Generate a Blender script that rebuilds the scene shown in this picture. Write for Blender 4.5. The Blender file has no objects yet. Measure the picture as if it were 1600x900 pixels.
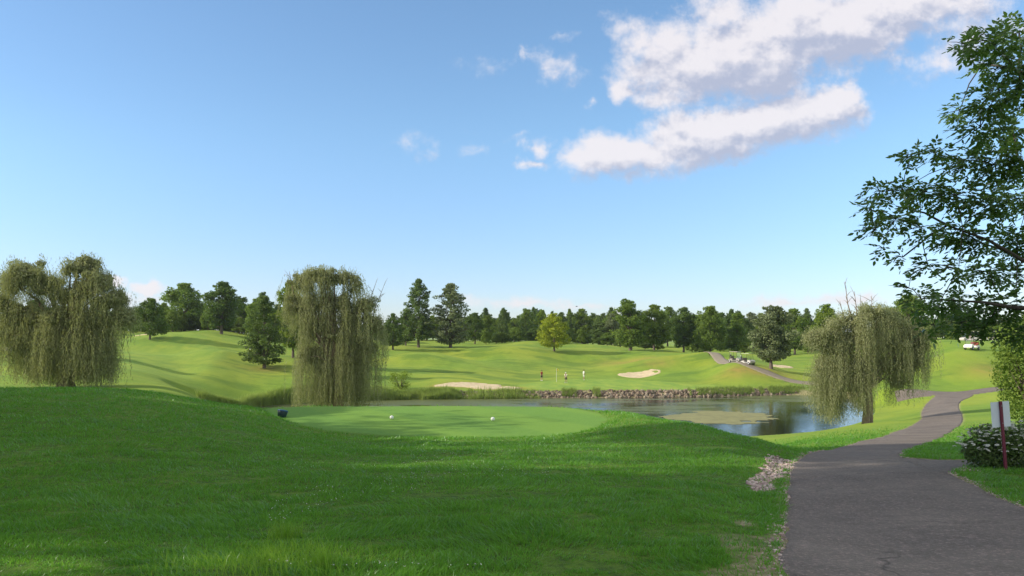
import bpy, bmesh, math, random
import numpy as np
from mathutils import Vector, Matrix, Euler
rng = np.random.default_rng(7); random.seed(7)
SC = bpy.context.scene; COL = SC.collection
R = math.radians
F = 1150.0; HY = 525.0; CX = 800.0           # focal length and horizon line of the photograph, in its pixels

# ------------------------------------------------------------------ object helpers
def tag(o, label=None, cat=None, group=None, kind=None):
    if label: o['label'] = label
    if cat: o['category'] = cat
    if group: o['group'] = group
    if kind: o['kind'] = kind
    return o
def empty(name, loc=(0, 0, 0), rz=0.0):
    o = bpy.data.objects.new(name, None); COL.objects.link(o)
    o.location = loc; o.rotation_euler = (0, 0, rz); o.empty_display_size = .3
    return o
def link(name, me, mat=None, parent=None, smooth=False):
    o = bpy.data.objects.new(name, me); COL.objects.link(o)
    if mat is not None and not me.materials: me.materials.append(mat)
    if parent is not None: o.parent = parent
    if smooth: me.polygons.foreach_set('use_smooth', [True] * len(me.polygons))
    return o
def mesh_np(name, V, Fc, n=4):
    """V (N,3), Fc (M,n) index array"""
    me = bpy.data.meshes.new(name)
    V = np.asarray(V, dtype=np.float32); Fc = np.asarray(Fc, dtype=np.int32)
    me.vertices.add(len(V)); me.vertices.foreach_set('co', V.ravel())
    me.loops.add(Fc.size); me.loops.foreach_set('vertex_index', Fc.ravel())
    me.polygons.add(len(Fc)); me.polygons.foreach_set('loop_start', np.arange(0, Fc.size, n, dtype=np.int32))
    me.update(calc_edges=True); me.validate()
    return me
def bm_obj(name, bm, mat, parent=None, smooth=False):
    me = bpy.data.meshes.new(name); bm.to_mesh(me); bm.free()
    return link(name, me, mat, parent, smooth)
def copy_tree(o, parent=None):
    c = o.copy(); COL.objects.link(c); c.parent = parent
    for ch in list(o.children): copy_tree(ch, c)
    return c
def box(bm, c, s, rot=None, bevel=0):
    m = Matrix.Translation(c) @ (rot if rot else Matrix()) @ Matrix.Diagonal((s[0], s[1], s[2], 1))
    g = bmesh.ops.create_cube(bm, size=1, matrix=m)
    if bevel:
        es = list({e for v in g['verts'] for e in v.link_edges})
        bmesh.ops.bevel(bm, geom=es, offset=bevel, segments=2, affect='EDGES')
def tube(bm, pts, radii, seg=8):
    """tapered tube along points"""
    pts = [Vector(p) for p in pts]; rings = []
    for i, p in enumerate(pts):
        a = pts[max(i-1, 0)]; b = pts[min(i+1, len(pts)-1)]
        t = (b-a); t = t.normalized() if t.length > 1e-6 else Vector((0, 0, 1))
        u = t.cross(Vector((0.13, 0.99, 0.05)));
        if u.length < .05: u = t.cross(Vector((1, 0, 0)))
        u.normalize(); w = t.cross(u)
        rings.append([bm.verts.new(p + (u*math.cos(k*2*math.pi/seg)+w*math.sin(k*2*math.pi/seg))*radii[i]) for k in range(seg)])
    for i in range(len(rings)-1):
        for k in range(seg):
            bm.faces.new((rings[i][k], rings[i][(k+1) % seg], rings[i+1][(k+1) % seg], rings[i+1][k]))
    bm.faces.new(rings[0][::-1]); bm.faces.new(rings[-1])
def lathe(bm, prof, seg=20, c=(0, 0, 0)):
    rings = []
    for r, z in prof:
        rings.append([bm.verts.new((c[0]+r*math.cos(k*2*math.pi/seg), c[1]+r*math.sin(k*2*math.pi/seg), c[2]+z)) for k in range(seg)])
    for i in range(len(rings)-1):
        for k in range(seg):
            bm.faces.new((rings[i][k], rings[i][(k+1) % seg], rings[i+1][(k+1) % seg], rings[i+1][k]))
    bm.faces.new(rings[0][::-1]); bm.faces.new(rings[-1])

# ------------------------------------------------------------------ material helpers
class NT:
    def __init__(s, tree): s.t = tree; s.n = tree.nodes; s.l = tree.links
    def new(s, typ, **kw):
        n = s.n.new(typ)
        for k, v in kw.items(): setattr(n, k, v)
        return n
    def put(s, sock, v):
        if v is None: return
        if isinstance(v, bpy.types.NodeSocket): s.l.new(v, sock)
        else: sock.default_value = v
    def math(s, op, a, b=None, c=None, clamp=False):
        n = s.new('ShaderNodeMath', operation=op, use_clamp=clamp)
        s.put(n.inputs[0], a); s.put(n.inputs[1], b); s.put(n.inputs[2], c); return n.outputs[0]
    def vmath(s, op, a, b=None, out=0):
        n = s.new('ShaderNodeVectorMath', operation=op)
        s.put(n.inputs[0], a); s.put(n.inputs[1], b); return n.outputs[out]
    def mix(s, f, a, b, mode='MIX'):
        n = s.new('ShaderNodeMix', data_type='RGBA', blend_type=mode)
        s.put(n.inputs[0], f); s.put(n.inputs[6], a); s.put(n.inputs[7], b); return n.outputs[2]
    def noise(s, vec, scale, detail=3, rough=.55, out=0, dist=0):
        n = s.new('ShaderNodeTexNoise'); s.put(n.inputs['Vector'], vec)
        n.inputs['Scale'].default_value = scale; n.inputs['Detail'].default_value = detail
        n.inputs['Roughness'].default_value = rough; n.inputs['Distortion'].default_value = dist
        return n.outputs[out]
    def map(s, v, a, b, c=0., d=1., smooth=False):
        n = s.new('ShaderNodeMapRange', interpolation_type='SMOOTHSTEP' if smooth else 'LINEAR')
        s.put(n.inputs[0], v); s.put(n.inputs[1], a); s.put(n.inputs[2], b); s.put(n.inputs[3], c); s.put(n.inputs[4], d)
        return n.outputs[0]
    def mapping(s, vec, scale=(1, 1, 1), rot=(0, 0, 0), loc=(0, 0, 0)):
        n = s.new('ShaderNodeMapping'); s.put(n.inputs[0], vec)
        n.inputs[1].default_value = loc; n.inputs[2].default_value = rot; n.inputs[3].default_value = scale
        return n.outputs[0]
def material(name):
    m = bpy.data.materials.new(name); m.use_nodes = True
    t = NT(m.node_tree); t.n.clear()
    out = t.new('ShaderNodeOutputMaterial'); return m, t, out
def c4(c): return (c[0], c[1], c[2], 1)
def simple(name, col, rough=.6, var=.15, scale=8, metallic=0, spec=.5, bump=0):
    m, t, out = material(name)
    g = t.new('ShaderNodeTexCoord').outputs['Object']
    n = t.noise(g, scale, 4)
    colr = t.mix(n, c4([x*(1-var) for x in col]), c4([min(1, x*(1+var)) for x in col]))
    p = t.new('ShaderNodeBsdfPrincipled'); t.put(p.inputs['Base Color'], colr)
    p.inputs['Roughness'].default_value = rough; p.inputs['Metallic'].default_value = metallic
    p.inputs['Specular IOR Level'].default_value = spec
    if bump:
        b = t.new('ShaderNodeBump'); b.inputs['Distance'].default_value = bump; t.put(b.inputs['Height'], n)
        t.put(p.inputs['Normal'], b.outputs[0])
    t.l.new(p.outputs[0], out.inputs[0]); return m
def leafmat(name, c_dark, c_light, trans=.35, treevar=.25, clump=.6, hue=(.12, .14, .03), gloss=.25, zs=1.0):
    """leaf colour varies by leaf, by clump and by tree"""
    m, t, out = material(name)
    geo = t.new('ShaderNodeNewGeometry'); oi = t.new('ShaderNodeObjectInfo')
    isl = geo.outputs['Random Per Island']; tr = oi.outputs['Random']
    n = t.noise(t.mapping(geo.outputs['Position'], (1, 1, zs)), clump, 3)
    f = t.math('ADD', t.math('MULTIPLY', isl, .55), t.math('MULTIPLY', t.map(n, .3, .7), .45))
    col = t.mix(f, c4(c_dark), c4(c_light))
    col = t.mix(t.math('MULTIPLY', tr, treevar), col, c4(hue))
    d = t.new('ShaderNodeBsdfDiffuse'); t.put(d.inputs[0], col)
    tl = t.new('ShaderNodeBsdfTranslucent')
    t.put(tl.inputs[0], t.mix(.5, col, (min(1, c_light[0]*1.5), min(1, c_light[1]*1.6), c_light[2]*.6, 1)))
    mx = t.new('ShaderNodeMixShader'); mx.inputs[0].default_value = trans
    t.l.new(d.outputs[0], mx.inputs[1]); t.l.new(tl.outputs[0], mx.inputs[2])
    gl = t.new('ShaderNodeBsdfGlossy'); gl.inputs['Roughness'].default_value = .45; gl.inputs[0].default_value = (.8, .85, .9, 1)
    fr = t.new('ShaderNodeFresnel'); fr.inputs[0].default_value = 1.4
    m2 = t.new('ShaderNodeMixShader'); t.put(m2.inputs[0], t.math('MULTIPLY', fr.outputs[0], gloss))
    t.l.new(mx.outputs[0], m2.inputs[1]); t.l.new(gl.outputs[0], m2.inputs[2])
    t.l.new(m2.outputs[0], out.inputs[0]); return m

# ------------------------------------------------------------------ the lie of the land
# control points: (bearing of the photo column, distance in m, row of the photo at that distance)
CP = []
def prof(px, *dy):
    for d, y in dy: CP.append(((px-CX)/F*d, d, -(y-HY)/F*d))
def profz(px, *dz):
    for d, z in dz: CP.append(((px-CX)/F*d, d, z))
prof(-500, (5, 905), (10, 750), (18, 650), (28, 600), (40, 600), (60, 590), (90, 555), (130, 530))
prof(-200, (8, 800), (14, 690), (22, 622), (28, 603), (34, 605), (42, 610), (50, 603), (80, 578), (110, 550), (150, 530), (200, 525))
prof(0, (5, 904), (8, 795), (12, 716), (18, 652), (24, 617), (28, 609), (34, 612), (42, 618), (50, 608), (56, 604), (72, 590), (90, 570), (108, 550), (130, 536), (160, 526))
prof(120, (8, 797), (12, 718), (18, 654), (24, 619), (28, 610), (34, 613), (42, 619), (50, 609), (56, 605))
prof(200, (5, 904), (8, 800), (12, 722), (18, 659), (24, 623), (28, 612.5), (34, 617), (42, 620), (50, 610), (57, 603), (66, 592), (75, 583), (95, 563), (115, 545), (135, 531), (165, 518))
prof(290, (12, 725), (18, 666), (24, 636), (29, 624), (34, 628), (42, 630), (50, 621), (60, 612), (70, 612), (78, 610), (84, 603), (92, 591), (100, 577))
prof(330, (8, 802), (60, 634), (72, 631), (80, 629), (86, 619), (92, 600), (99, 580), (108, 562), (125, 545), (145, 529), (165, 515.5), (185, 517))
prof(385, (5, 904), (8, 805), (12, 731), (18, 676), (24, 648), (30, 638))
profz(385, (36, -3.9), (45, -5.4), (60, -7.2), (75, -8.1))
prof(385, (88, 636), (94, 612), (100, 593), (110, 572), (125, 555))
prof(450, (94, 618), (98, 605), (104, 590), (112, 571), (125, 556), (145, 541), (165, 532), (190, 530))
prof(500, (8, 800), (12, 733), (16, 702))
profz(500, (20, -2.85), (23, -3.05), (27, -3.05), (31.5, -3.05), (36, -3.9), (45, -5.5), (60, -7.5))
prof(600, (99, 620), (103, 606), (112, 590), (124, 575), (138, 562), (150, 551), (165, 541), (185, 534), (210, 533))
prof(700, (5, 904), (8, 790), (12, 731), (16, 705))
profz(700, (20, -2.85), (23, -3.06), (27, -3.06), (31.5, -3.06), (36, -3.9), (45, -5.6), (58, -7.6))
prof(700, (101, 612), (106, 601), (122, 581), (140, 563), (155, 551), (175, 539), (195, 533), (230, 532))
prof(820, (102, 609.5), (110, 602), (120, 596), (128, 587), (138, 575), (155, 556), (175, 539), (190, 533), (230, 534))
profz(860, (20, -2.85), (23, -3.05), (27, -3.05), (31.5, -3.05), (36, -4.0), (45, -5.8), (58, -8.0))
prof(860, (8, 789), (12, 732), (16, 703))
prof(920, (103, 609), (112, 601), (122, 594), (130, 585), (142, 572), (155, 557), (168, 544), (185, 540), (220, 538))
prof(1000, (5, 904), (8, 790), (12, 735), (16, 702), (20, 676), (24, 658), (27, 648))
profz(1000, (31, -3.4), (36, -4.4), (45, -6.3), (55, -8.0))
prof(1000, (104, 609), (113, 600), (124, 592), (131, 584), (138, 571), (148, 556), (158, 549), (185, 548), (220, 542))
prof(1100, (8, 792), (12, 737), (16, 701), (20, 674), (23, 663))
profz(1100, (27, -3.5), (32, -4.6), (40, -6.0), (55, -8.1))
prof(1100, (105, 608), (112, 601), (120, 591), (130, 573), (140, 557), (150, 552), (175, 552), (220, 543))
prof(1150, (106, 607), (112, 592), (120, 567), (135, 557), (150, 555), (190, 549))
prof(1180, (12, 744), (14, 722), (16, 704), (19, 684)); profz(1180, (24, -3.6), (32, -5.0), (45, -6.75), (60, -8.25))
prof(1205, (107, 606), (112, 590), (118, 574), (130, 569), (150, 563), (190, 552))
prof(1240, (5, 904), (8, 808), (12, 743), (16, 713), (20, 700), (30, 690), (45, 684), (60, 681))
prof(1280, (108, 607), (111, 595), (120, 583), (135, 573), (150, 563), (180, 551), (230, 541))
prof(1350, (8, 806), (12, 740), (16, 711), (20, 698), (30, 684), (45, 670), (58, 663), (66, 663), (104, 602), (115, 588), (140, 562))
prof(1400, (85, 614), (95, 594), (110, 572), (130, 551), (170, 539), (220, 534))
prof(1450, (5, 904), (8, 804), (12, 738), (16, 712), (25, 690), (32, 679), (48, 661), (60, 650), (70, 638), (78, 626), (86, 610.5), (90, 606), (95, 594))
prof(1500, (90, 605), (96, 583), (101, 562), (107, 547), (120, 539), (160, 530), (220, 526))
prof(1600, (8, 800), (12, 735), (14, 718), (20, 696), (32, 671), (48, 650), (60, 637), (75, 618), (85, 607), (90, 600), (96, 580), (107, 548))
prof(1900, (5, 900), (8, 795), (14, 716), (30, 662), (60, 620), (90, 575), (120, 545), (180, 526))
for X, Y, Z in [(0, 0, -1.65), (3, 1, -1.66), (-3, 1, -1.6), (0, -5, -1.6), (-15, -8, -1.2), (15, -8, -1.8), (-35, 10, -.6), (35, 8, -1.8), (0, -30, -1.5), (-60, -30, -1), (60, -30, -2),
                (-70, 30, -1.2), (90, 40, -2.5), (0, -200, -2), (-250, 0, -1), (250, 0, -2), (-300, 250, 1), (300, 250, -1)]: CP.append((X, Y, Z))
for px in (-300, 0, 200, 400, 600, 800, 1000, 1200, 1400, 1600, 1900):
    profz(px, (300, -4.5 if 500 < px < 1300 else -1.5), (480, -6), (1000, -8), (2800, -8))
CP = np.array(CP)
def warp(x, y):
    r = np.sqrt(x*x+y*y)+1e-6; k = np.log1p(r/4.0)/r
    return np.stack([x*k, y*k], -1)
def _ker(a, b):
    d2 = ((a[:, None, :]-b[None, :, :])**2).sum(-1)
    return d2*np.log(d2+1e-12)*.5
_P = warp(CP[:, 0], CP[:, 1]); _n = len(_P)
_A = np.zeros((_n+3, _n+3)); _A[:_n, :_n] = _ker(_P, _P)+np.eye(_n)*2e-4
_A[:_n, _n] = 1; _A[:_n, _n+1:] = _P; _A[_n, :_n] = 1; _A[_n+1:, :_n] = _P.T
_W = np.linalg.solve(_A, np.concatenate([CP[:, 2], np.zeros(3)]))
def tps(x, y):
    q = warp(x, y); out = np.empty(len(q))
    for i in range(0, len(q), 20000):
        s = q[i:i+20000]; out[i:i+20000] = _ker(s, _P) @ _W[:_n]+_W[_n]+s @ _W[_n+1:]
    return out
def poly_xy(pts): return np.array([((px-CX)/F*d, d) for px, d in pts])
def smooth_closed(P, it=2):
    for _ in range(it):
        Q = np.roll(P, -1, 0); P = np.stack([.75*P+.25*Q, .25*P+.75*Q], 1).reshape(-1, 2)
    return P
def sdf(x, y, P):
    x = np.asarray(x, float); y = np.asarray(y, float)
    d = np.full(x.shape, 1e9); ins = np.zeros(x.shape, bool); n = len(P)
    for i in range(n):
        ax, ay = P[i]; bx, by = P[(i+1) % n]; ex, ey = bx-ax, by-ay
        t = np.clip(((x-ax)*ex+(y-ay)*ey)/(ex*ex+ey*ey+1e-12), 0, 1)
        d = np.minimum(d, np.hypot(x-ax-t*ex, y-ay-t*ey))
        c = (ay > y) != (by > y); xi = ax+(y-ay)/(ey if abs(ey) > 1e-12 else 1e-12)*ex
        ins ^= c & (x < xi)
    return np.where(ins, -d, d)
def vnoise(x, y, s, seed=0):
    """smooth value noise, numpy"""
    x = x/s+seed*17.3; y = y/s-seed*9.1
    xi = np.floor(x).astype(np.int64); yi = np.floor(y).astype(np.int64); fx = x-xi; fy = y-yi
    fx = fx*fx*(3-2*fx); fy = fy*fy*(3-2*fy)
    def h(a, b):
        v = np.sin(a*127.1+b*311.7+seed*74.7)*43758.5453; return v-np.floor(v)
    return (h(xi, yi)*(1-fx)+h(xi+1, yi)*fx)*(1-fy)+(h(xi, yi+1)*(1-fx)+h(xi+1, yi+1)*fx)*fy-.5

WZ = -8.5
POND = smooth_closed(poly_xy([(372, 84), (395, 88.5), (450, 92.5), (530, 96.5), (640, 99), (760, 100), (880, 101), (1000, 102), (1100, 103), (1180, 105), (1260, 107), (1330, 101), (1368, 90),
                              (1372, 80), (1345, 71), (1290, 65.5), (1230, 63), (1150, 61), (1000, 59), (800, 62), (650, 70), (500, 76), (400, 80)]), 2)
# cart path: left and right edges, as (bearing, distance)
def cr(pts, n=10):
    """catmull-rom"""
    P = np.array(pts, float); P = np.vstack([2*P[0]-P[1], P, 2*P[-1]-P[-2]]); out = []
    for i in range(1, len(P)-2):
        for t in np.linspace(0, 1, n, endpoint=False):
            a, b, c, d = P[i-1:i+3]
            out.append(.5*((2*b)+(-a+c)*t+(2*a-5*b+4*c-d)*t*t+(-a+3*b-3*c+d)*t**3))
    out.append(P[-2]); return np.array(out)
pathL = cr([(1.3, -12), (1.7, -4), (1.83, 2), *[tuple(p) for p in poly_xy([(1237, 5), (1224, 6.3), (1228, 8.3), (1233, 11.5), (1248, 15.5), (1290, 20.5), (1345, 27), (1395, 35), (1428, 46), (1441, 58), (1440, 70), (1446, 78), (1462, 84.5)])]])
pathR = cr([(6.5, -12), (6.3, -4), (6.2, 2), *[tuple(p) for p in poly_xy([(1960, 5), (1790, 6.3), (1600, 8.3), (1500, 11.3), (1408, 15.8), (1428, 20.5), (1462, 27), (1492, 36), (1503, 46), (1503, 58), (1498, 70), (1502, 78), (1522, 84.5)])]])
crossL = cr([tuple(p) for p in poly_xy([(1398, 88.4), (1430, 87.6), (1470, 87.8), (1520, 88), (1560, 88.4), (1640, 90), (1800, 93), (2000, 99)])])
crossR = cr([tuple(p) for p in poly_xy([(1402, 86.2), (1440, 84.8), (1470, 84.6), (1520, 84.6), (1560, 85.2), (1640, 86.8), (1800, 89.8), (2000, 95)])])
branchL = cr([tuple(p) for p in poly_xy([(1385, 15.8), (1440, 15.4), (1520, 14.9), (1600, 15), (1750, 16), (2000, 18)])])
branchR = cr([tuple(p) for p in poly_xy([(1385, 11), (1478, 11.9), (1512, 13.3), (1600, 13.2), (1780, 13.2), (2050, 14)])])
farL = cr([tuple(p) for p in poly_xy([(1095, 150), (1118, 142), (1140, 131), (1160, 123.5), (1200, 116.5), (1240, 113), (1290, 111.2), (1345, 110), (1380, 106)])])
farR = cr([tuple(p) for p in poly_xy([(1080, 148), (1105, 140), (1127, 129), (1150, 121), (1195, 114), (1240, 110.8), (1290, 109), (1332, 107.8), (1366, 104)])])
leftL = cr([tuple(p) for p in poly_xy([(-260, 116), (-100, 114), (0, 112), (60, 112), (130, 114)])])
leftR = cr([tuple(p) for p in poly_xy([(-260, 111), (-100, 109), (0, 107), (60, 107), (130, 109)])])
RIB = [(pathL, pathR), (crossR, crossL), (branchL, branchR), (farL, farR), (leftL, leftR)]
RIBPOLY = [np.vstack([a, b[::-1]]) for a, b in RIB]
TEE = smooth_closed(poly_xy([(400, 31), (455, 25.4), (560, 22.6), (700, 22.1), (840, 22.2), (920, 23.3), (955, 26), (935, 29.5), (880, 31.8), (760, 32.3), (600, 32.2), (470, 32)]), 3)
GREEN = smooth_closed(poly_xy([(800, 108), (850, 103.5), (1000, 104.5), (1110, 106), (1128, 110), (1050, 117), (980, 123), (900, 124), (830, 119)]), 3)
BUNK = [smooth_closed(poly_xy(p), 2) for p in (
    [(672, 104.6), (735, 105), (740, 103.3), (815, 103.6), (812, 107), (772, 106.6), (790, 109), (740, 110), (690, 107)],
    [(963, 130.5), (985, 128.4), (1010, 129), (1034, 131.5), (1030, 134.5), (1000, 134.2), (970, 133)],
    [(208, 136), (232, 135), (262, 138), (277, 142.5), (262, 143.5), (236, 140), (222, 143.5), (208, 143)],
    [(1203, 133), (1225, 131), (1240, 134), (1235, 139), (1208, 138)])]
def inside(x, y, P, pad=4):
    m = (x > P[:, 0].min()-pad) & (x < P[:, 0].max()+pad) & (y > P[:, 1].min()-pad) & (y < P[:, 1].max()+pad)
    s = np.full(x.shape, 99.0)
    if m.any(): s[m] = sdf(x[m], y[m], P)
    return s
def sst(v, a, b):
    t = np.clip((v-a)/(b-a), 0, 1); return t*t*(3-2*t)
MOUNDS = [(655, 138, 1.3, 9, 6), (740, 150, -1.0, 6, 9), (790, 160, .8, 10, 7), (905, 150, -1.0, 7, 8), (1065, 140, 1.1, 9, 5), (985, 152, -.7, 5, 7), (250, 118, -.8, 9, 7), (300, 136, .9, 10, 6), (440, 132, 1.0, 8, 6), (345, 118, .7, 7, 5), (1440, 118, .9, 7, 6), (1490, 135, -.8, 7, 7)]
def base_h(x, y):
    x = np.asarray(x, float).ravel(); y = np.asarray(y, float).ravel()
    z = tps(x, y)
    r = np.hypot(x, y)
    # low uneven swells, and the fine lumpiness of rough turf
    z = z+(vnoise(x, y, 14, 1)*.25+vnoise(x, y, 5, 2)*.06)*sst(r, 6, 40)+(vnoise(x, y, 19, 61)*1.1+vnoise(x, y, 9, 62)*.5)*sst(r, 112, 135)*(1-sst(r, 200, 260))
    for px_, d_, h_, rx_, ry_ in MOUNDS: z = z+1.45*h_*np.exp(-((x-(px_-CX)/F*d_)/rx_)**2-((y-d_)/ry_)**2)
    tee = 1-sst(inside(x, y, TEE), -.3, .8)
    z = z*(1-tee)+(-3.055)*tee+(vnoise(x, y, 1.3, 3)*.035+vnoise(x, y, .5, 4)*.015)*(1-tee)*(1-sst(r, 45, 80))
    s = inside(x, y, POND, 14)
    far = sst(y+(-.02*x), 82, 90)
    w = 9*(1-far)+1.1*far
    lip = WZ+.12+np.clip(s, 0, 99)*.1
    k = sst(s/w, 0.0, 1.0)
    zb = np.maximum(z, WZ+.35)
    z = np.where(s < 14, lip*(1-k)+zb*k, z)
    z = np.where(s < 0, WZ+np.maximum(s*.35, -1.6)+.12*np.exp(s/.3), z)
    return z
def ground_h(x, y):
    x = np.asarray(x, float).ravel(); y = np.asarray(y, float).ravel(); z = base_h(x, y)
    for P in RIBPOLY:
        s = inside(x, y, P); r = np.hypot(x, y); dep = .03+.0016*r
        z = z-dep*(1-sst(s, -.12, .03))
    for P in BUNK:
        s = inside(x, y, P); z = z-.10*(1-sst(s, -.8, .1))
    # washed-out rut beside the path
    s = inside(x, y, RUT); z = z-.1*(1-sst(s, -.25, .12))
    return z
RUT = smooth_closed(poly_xy([(1208, 16.0), (1238, 15.0), (1240, 13.9), (1222, 13.2), (1212, 12.0), (1200, 10.6), (1190, 10.0), (1178, 10.2), (1180, 11.4), (1190, 12.8), (1198, 14.2)]), 2)
DIRT = smooth_closed(poly_xy([(1120, 4.9), (1150, 6.1), (1200, 6.6), (1225, 7.4), (1226, 6.3), (1238, 5), (1242, 3), (1140, 3)]), 2)
DIRT2 = smooth_closed(poly_xy([(1137, 7.25), (1160, 7.0), (1185, 7.05), (1180, 7.25), (1160, 7.42)]), 2)
def H(x, y): return float(ground_h([x], [y])[0])
def PX(px, d): return (px-CX)/F*d
def at(px, d, dz=0.0):
    x = PX(px, d); return Vector((x, d, H(x, d)+dz))

# ------------------------------------------------------------------ ground
th = np.concatenate([np.linspace(-180, -50, 60, endpoint=False), np.linspace(-50, 50, 780, endpoint=False), np.linspace(50, 180, 60, endpoint=False)])*math.pi/180
rr = np.concatenate([[.05, .8, 1.6, 2.4], np.geomspace(3, 130, 640, endpoint=False), np.geomspace(130, 3500, 130)])
TT, RR = np.meshgrid(th, rr); gx = (RR*np.sin(TT)).ravel(); gy = (RR*np.cos(TT)).ravel(); gz = ground_h(gx, gy)
nt, nr = len(th), len(rr)
I = np.arange(nr*nt).reshape(nr, nt); J = np.roll(I, -1, 1)
fc = np.stack([I[:-1].ravel(), J[:-1].ravel(), J[1:].ravel(), I[1:].ravel()], -1)[:, ::-1]
me = mesh_np('ground', np.stack([gx, gy, gz], -1), fc)
cov = np.zeros((len(gx), 4), np.float32); cov[:, 3] = 1
cov[:, 0] = 1-sst(inside(gx, gy, TEE)+vnoise(gx, gy, .5, 51)*.25, -.25, .25)
FW = smooth_closed(poly_xy([(100, 75), (250, 84), (330, 100), (360, 122), (300, 140), (180, 132), (60, 112), (0, 90)]), 3)
FW2 = smooth_closed(poly_xy([(560, 150), (640, 135), (760, 135), (860, 150), (880, 172), (780, 180), (640, 170)]), 3)
cov[:, 0] = np.maximum(cov[:, 0], (1-sst(inside(gx, gy, GREEN), -.4, .4))*.9)
fwm = np.maximum(1-sst(inside(gx, gy, FW)+vnoise(gx, gy, 4, 52)*2, -.8, .8), 0)
cov[:, 0] = np.maximum(cov[:, 0], fwm*.55)
soil = 1-sst(inside(gx, gy, RUT)+vnoise(gx, gy, .25, 5)*.25, -.1, .12)
soil = np.maximum(soil, (1-sst(inside(gx, gy, DIRT)+vnoise(gx, gy, .35, 6)*.6+vnoise(gx, gy, .09, 9)*.3, -.25, .15))*.85)
soil = np.maximum(soil, 1-sst(inside(gx, gy, DIRT2)+vnoise(gx, gy, .15, 6)*.1, -.06, .05))
pe = np.minimum(np.abs(inside(gx, gy, RIBPOLY[0], 1)), np.abs(inside(gx, gy, RIBPOLY[2], 1)))
soil = np.maximum(soil, (1-sst(pe+vnoise(gx, gy, .3, 8)*.14, .02, .14))*.8)
fs = np.abs(inside(gx, gy, POND, 3)); soil = np.maximum(soil, (1-sst(fs, .9, 1.35))*(gy > 98)*sst(gx, PX(700, 100), PX(760, 100))*.9)
cov[:, 1] = soil
dry = np.exp(-((gx-PX(1175, 116))/5.5)**2-((gy-115.5)/3.2)**2)+.8*np.exp(-((gx-PX(985, 150))/6)**2-((gy-149)/4)**2)+.7*np.exp(-((gx-PX(1030, 138))/3)**2-((gy-138)/3)**2) \
    + .6*np.exp(-((gx-PX(415, 109))/3)**2-((gy-109)/3)**2)+.6*np.exp(-((gx-PX(1535, 98))/4)**2-((gy-96)/3)**2)+.5*np.exp(-(inside(gx, gy, BUNK[0])/1.2)**2)
cov[:, 2] = np.clip(dry, 0, 1)
a = me.color_attributes.new('cover', 'FLOAT_COLOR', 'POINT'); a.data.foreach_set('color', cov.ravel())

m, t, out = material('turf')
geo = t.new('ShaderNodeNewGeometry'); pos = geo.outputs['Position']
at_ = t.new('ShaderNodeVertexColor', layer_name='cover'); sp = t.new('ShaderNodeSeparateColor'); t.l.new(at_.outputs[0], sp.inputs[0])
flat = t.mapping(pos, (1, 1, .2))
n_big = t.noise(flat, .06, 4, .6); n_mid = t.noise(t.mapping(flat, (1, .45, 1), (0, 0, .3)), .55, 5, .62); n_f = t.noise(flat, 9, 5, .7); n_ff = t.noise(flat, 55, 3, .7)
col = t.mix(t.map(n_mid, .35, .68), (.075, .19, .016, 1), (.16, .285, .028, 1))
spo = t.new('ShaderNodeSeparateXYZ'); t.l.new(pos, spo.inputs[0])
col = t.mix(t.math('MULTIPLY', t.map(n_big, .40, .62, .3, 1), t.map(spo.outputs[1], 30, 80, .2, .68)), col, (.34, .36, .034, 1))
col = t.mix(t.math('MULTIPLY', t.map(n_f, .35, .7), .4), col, (.065, .15, .012, 1))
col = t.mix(t.math('MULTIPLY', t.map(n_ff, .5, .75), .3), col, (.28, .32, .08, 1))
n_ro = t.noise(t.mapping(flat, (.55, 1.2, 1), (0, 0, .2)), .16, 5, .65)
col = t.mix(t.math('MULTIPLY', t.map(n_ro, .5, .62, 0, 1, True), t.map(spo.outputs[1], 60, 100, 0, .75)), col, (.075, .155, .016, 1))
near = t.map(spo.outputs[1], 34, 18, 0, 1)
col = t.mix(t.math('MULTIPLY', near, t.map(t.noise(flat, 6.5, 5, .72), .42, .62, .25, .95)), col, (.035, .085, .010, 1))  # near ground darkened in spots: dark thatch plus painted shade between the blades
mown = t.mix(t.map(n_f, .3, .7), (.082, .205, .028, 1), (.13, .262, .040, 1))
sepp = t.new('ShaderNodeSeparateXYZ'); t.l.new(pos, sepp.inputs[0]); fary = t.map(sepp.outputs[1], 50, 90)
strp = t.map(t.math('SINE', t.math('MULTIPLY', t.math('ADD', sepp.outputs[0], t.math('MULTIPLY', sepp.outputs[1], .6)), 1.25)), -.25, .25, 0, 1)
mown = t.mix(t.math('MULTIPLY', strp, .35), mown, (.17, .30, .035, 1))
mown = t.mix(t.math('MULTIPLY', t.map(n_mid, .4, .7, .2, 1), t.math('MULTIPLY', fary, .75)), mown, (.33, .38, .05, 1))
col = t.mix(sp.outputs[0], col, mown)
col = t.mix(t.math('MULTIPLY', sp.outputs[2], t.map(n_mid, .3, .6, .35, 1)), col, (.32, .21, .06, 1))
soilc = t.mix(t.map(t.noise(flat, 22, 5, .75), .35, .65), (.17, .12, .075, 1), (.50, .41, .28, 1))
col = t.mix(t.math('MULTIPLY', sp.outputs[1], t.map(n_f, .32, .55, .35, 1)), col, soilc)
p = t.new('ShaderNodeBsdfPrincipled'); t.put(p.inputs['Base Color'], col); p.inputs['Roughness'].default_value = .95; p.inputs['Specular IOR Level'].default_value = .12
p.inputs['Sheen Weight'].default_value = .12; p.inputs['Sheen Tint'].default_value = (.7, .9, .3, 1)
b = t.new('ShaderNodeBump'); b.inputs['Distance'].default_value = .05; b.inputs['Strength'].default_value = .9
hh = t.math('ADD', t.math('MULTIPLY', n_mid, 2.2), t.math('ADD', n_f, t.math('MULTIPLY', n_ff, .3)))
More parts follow.
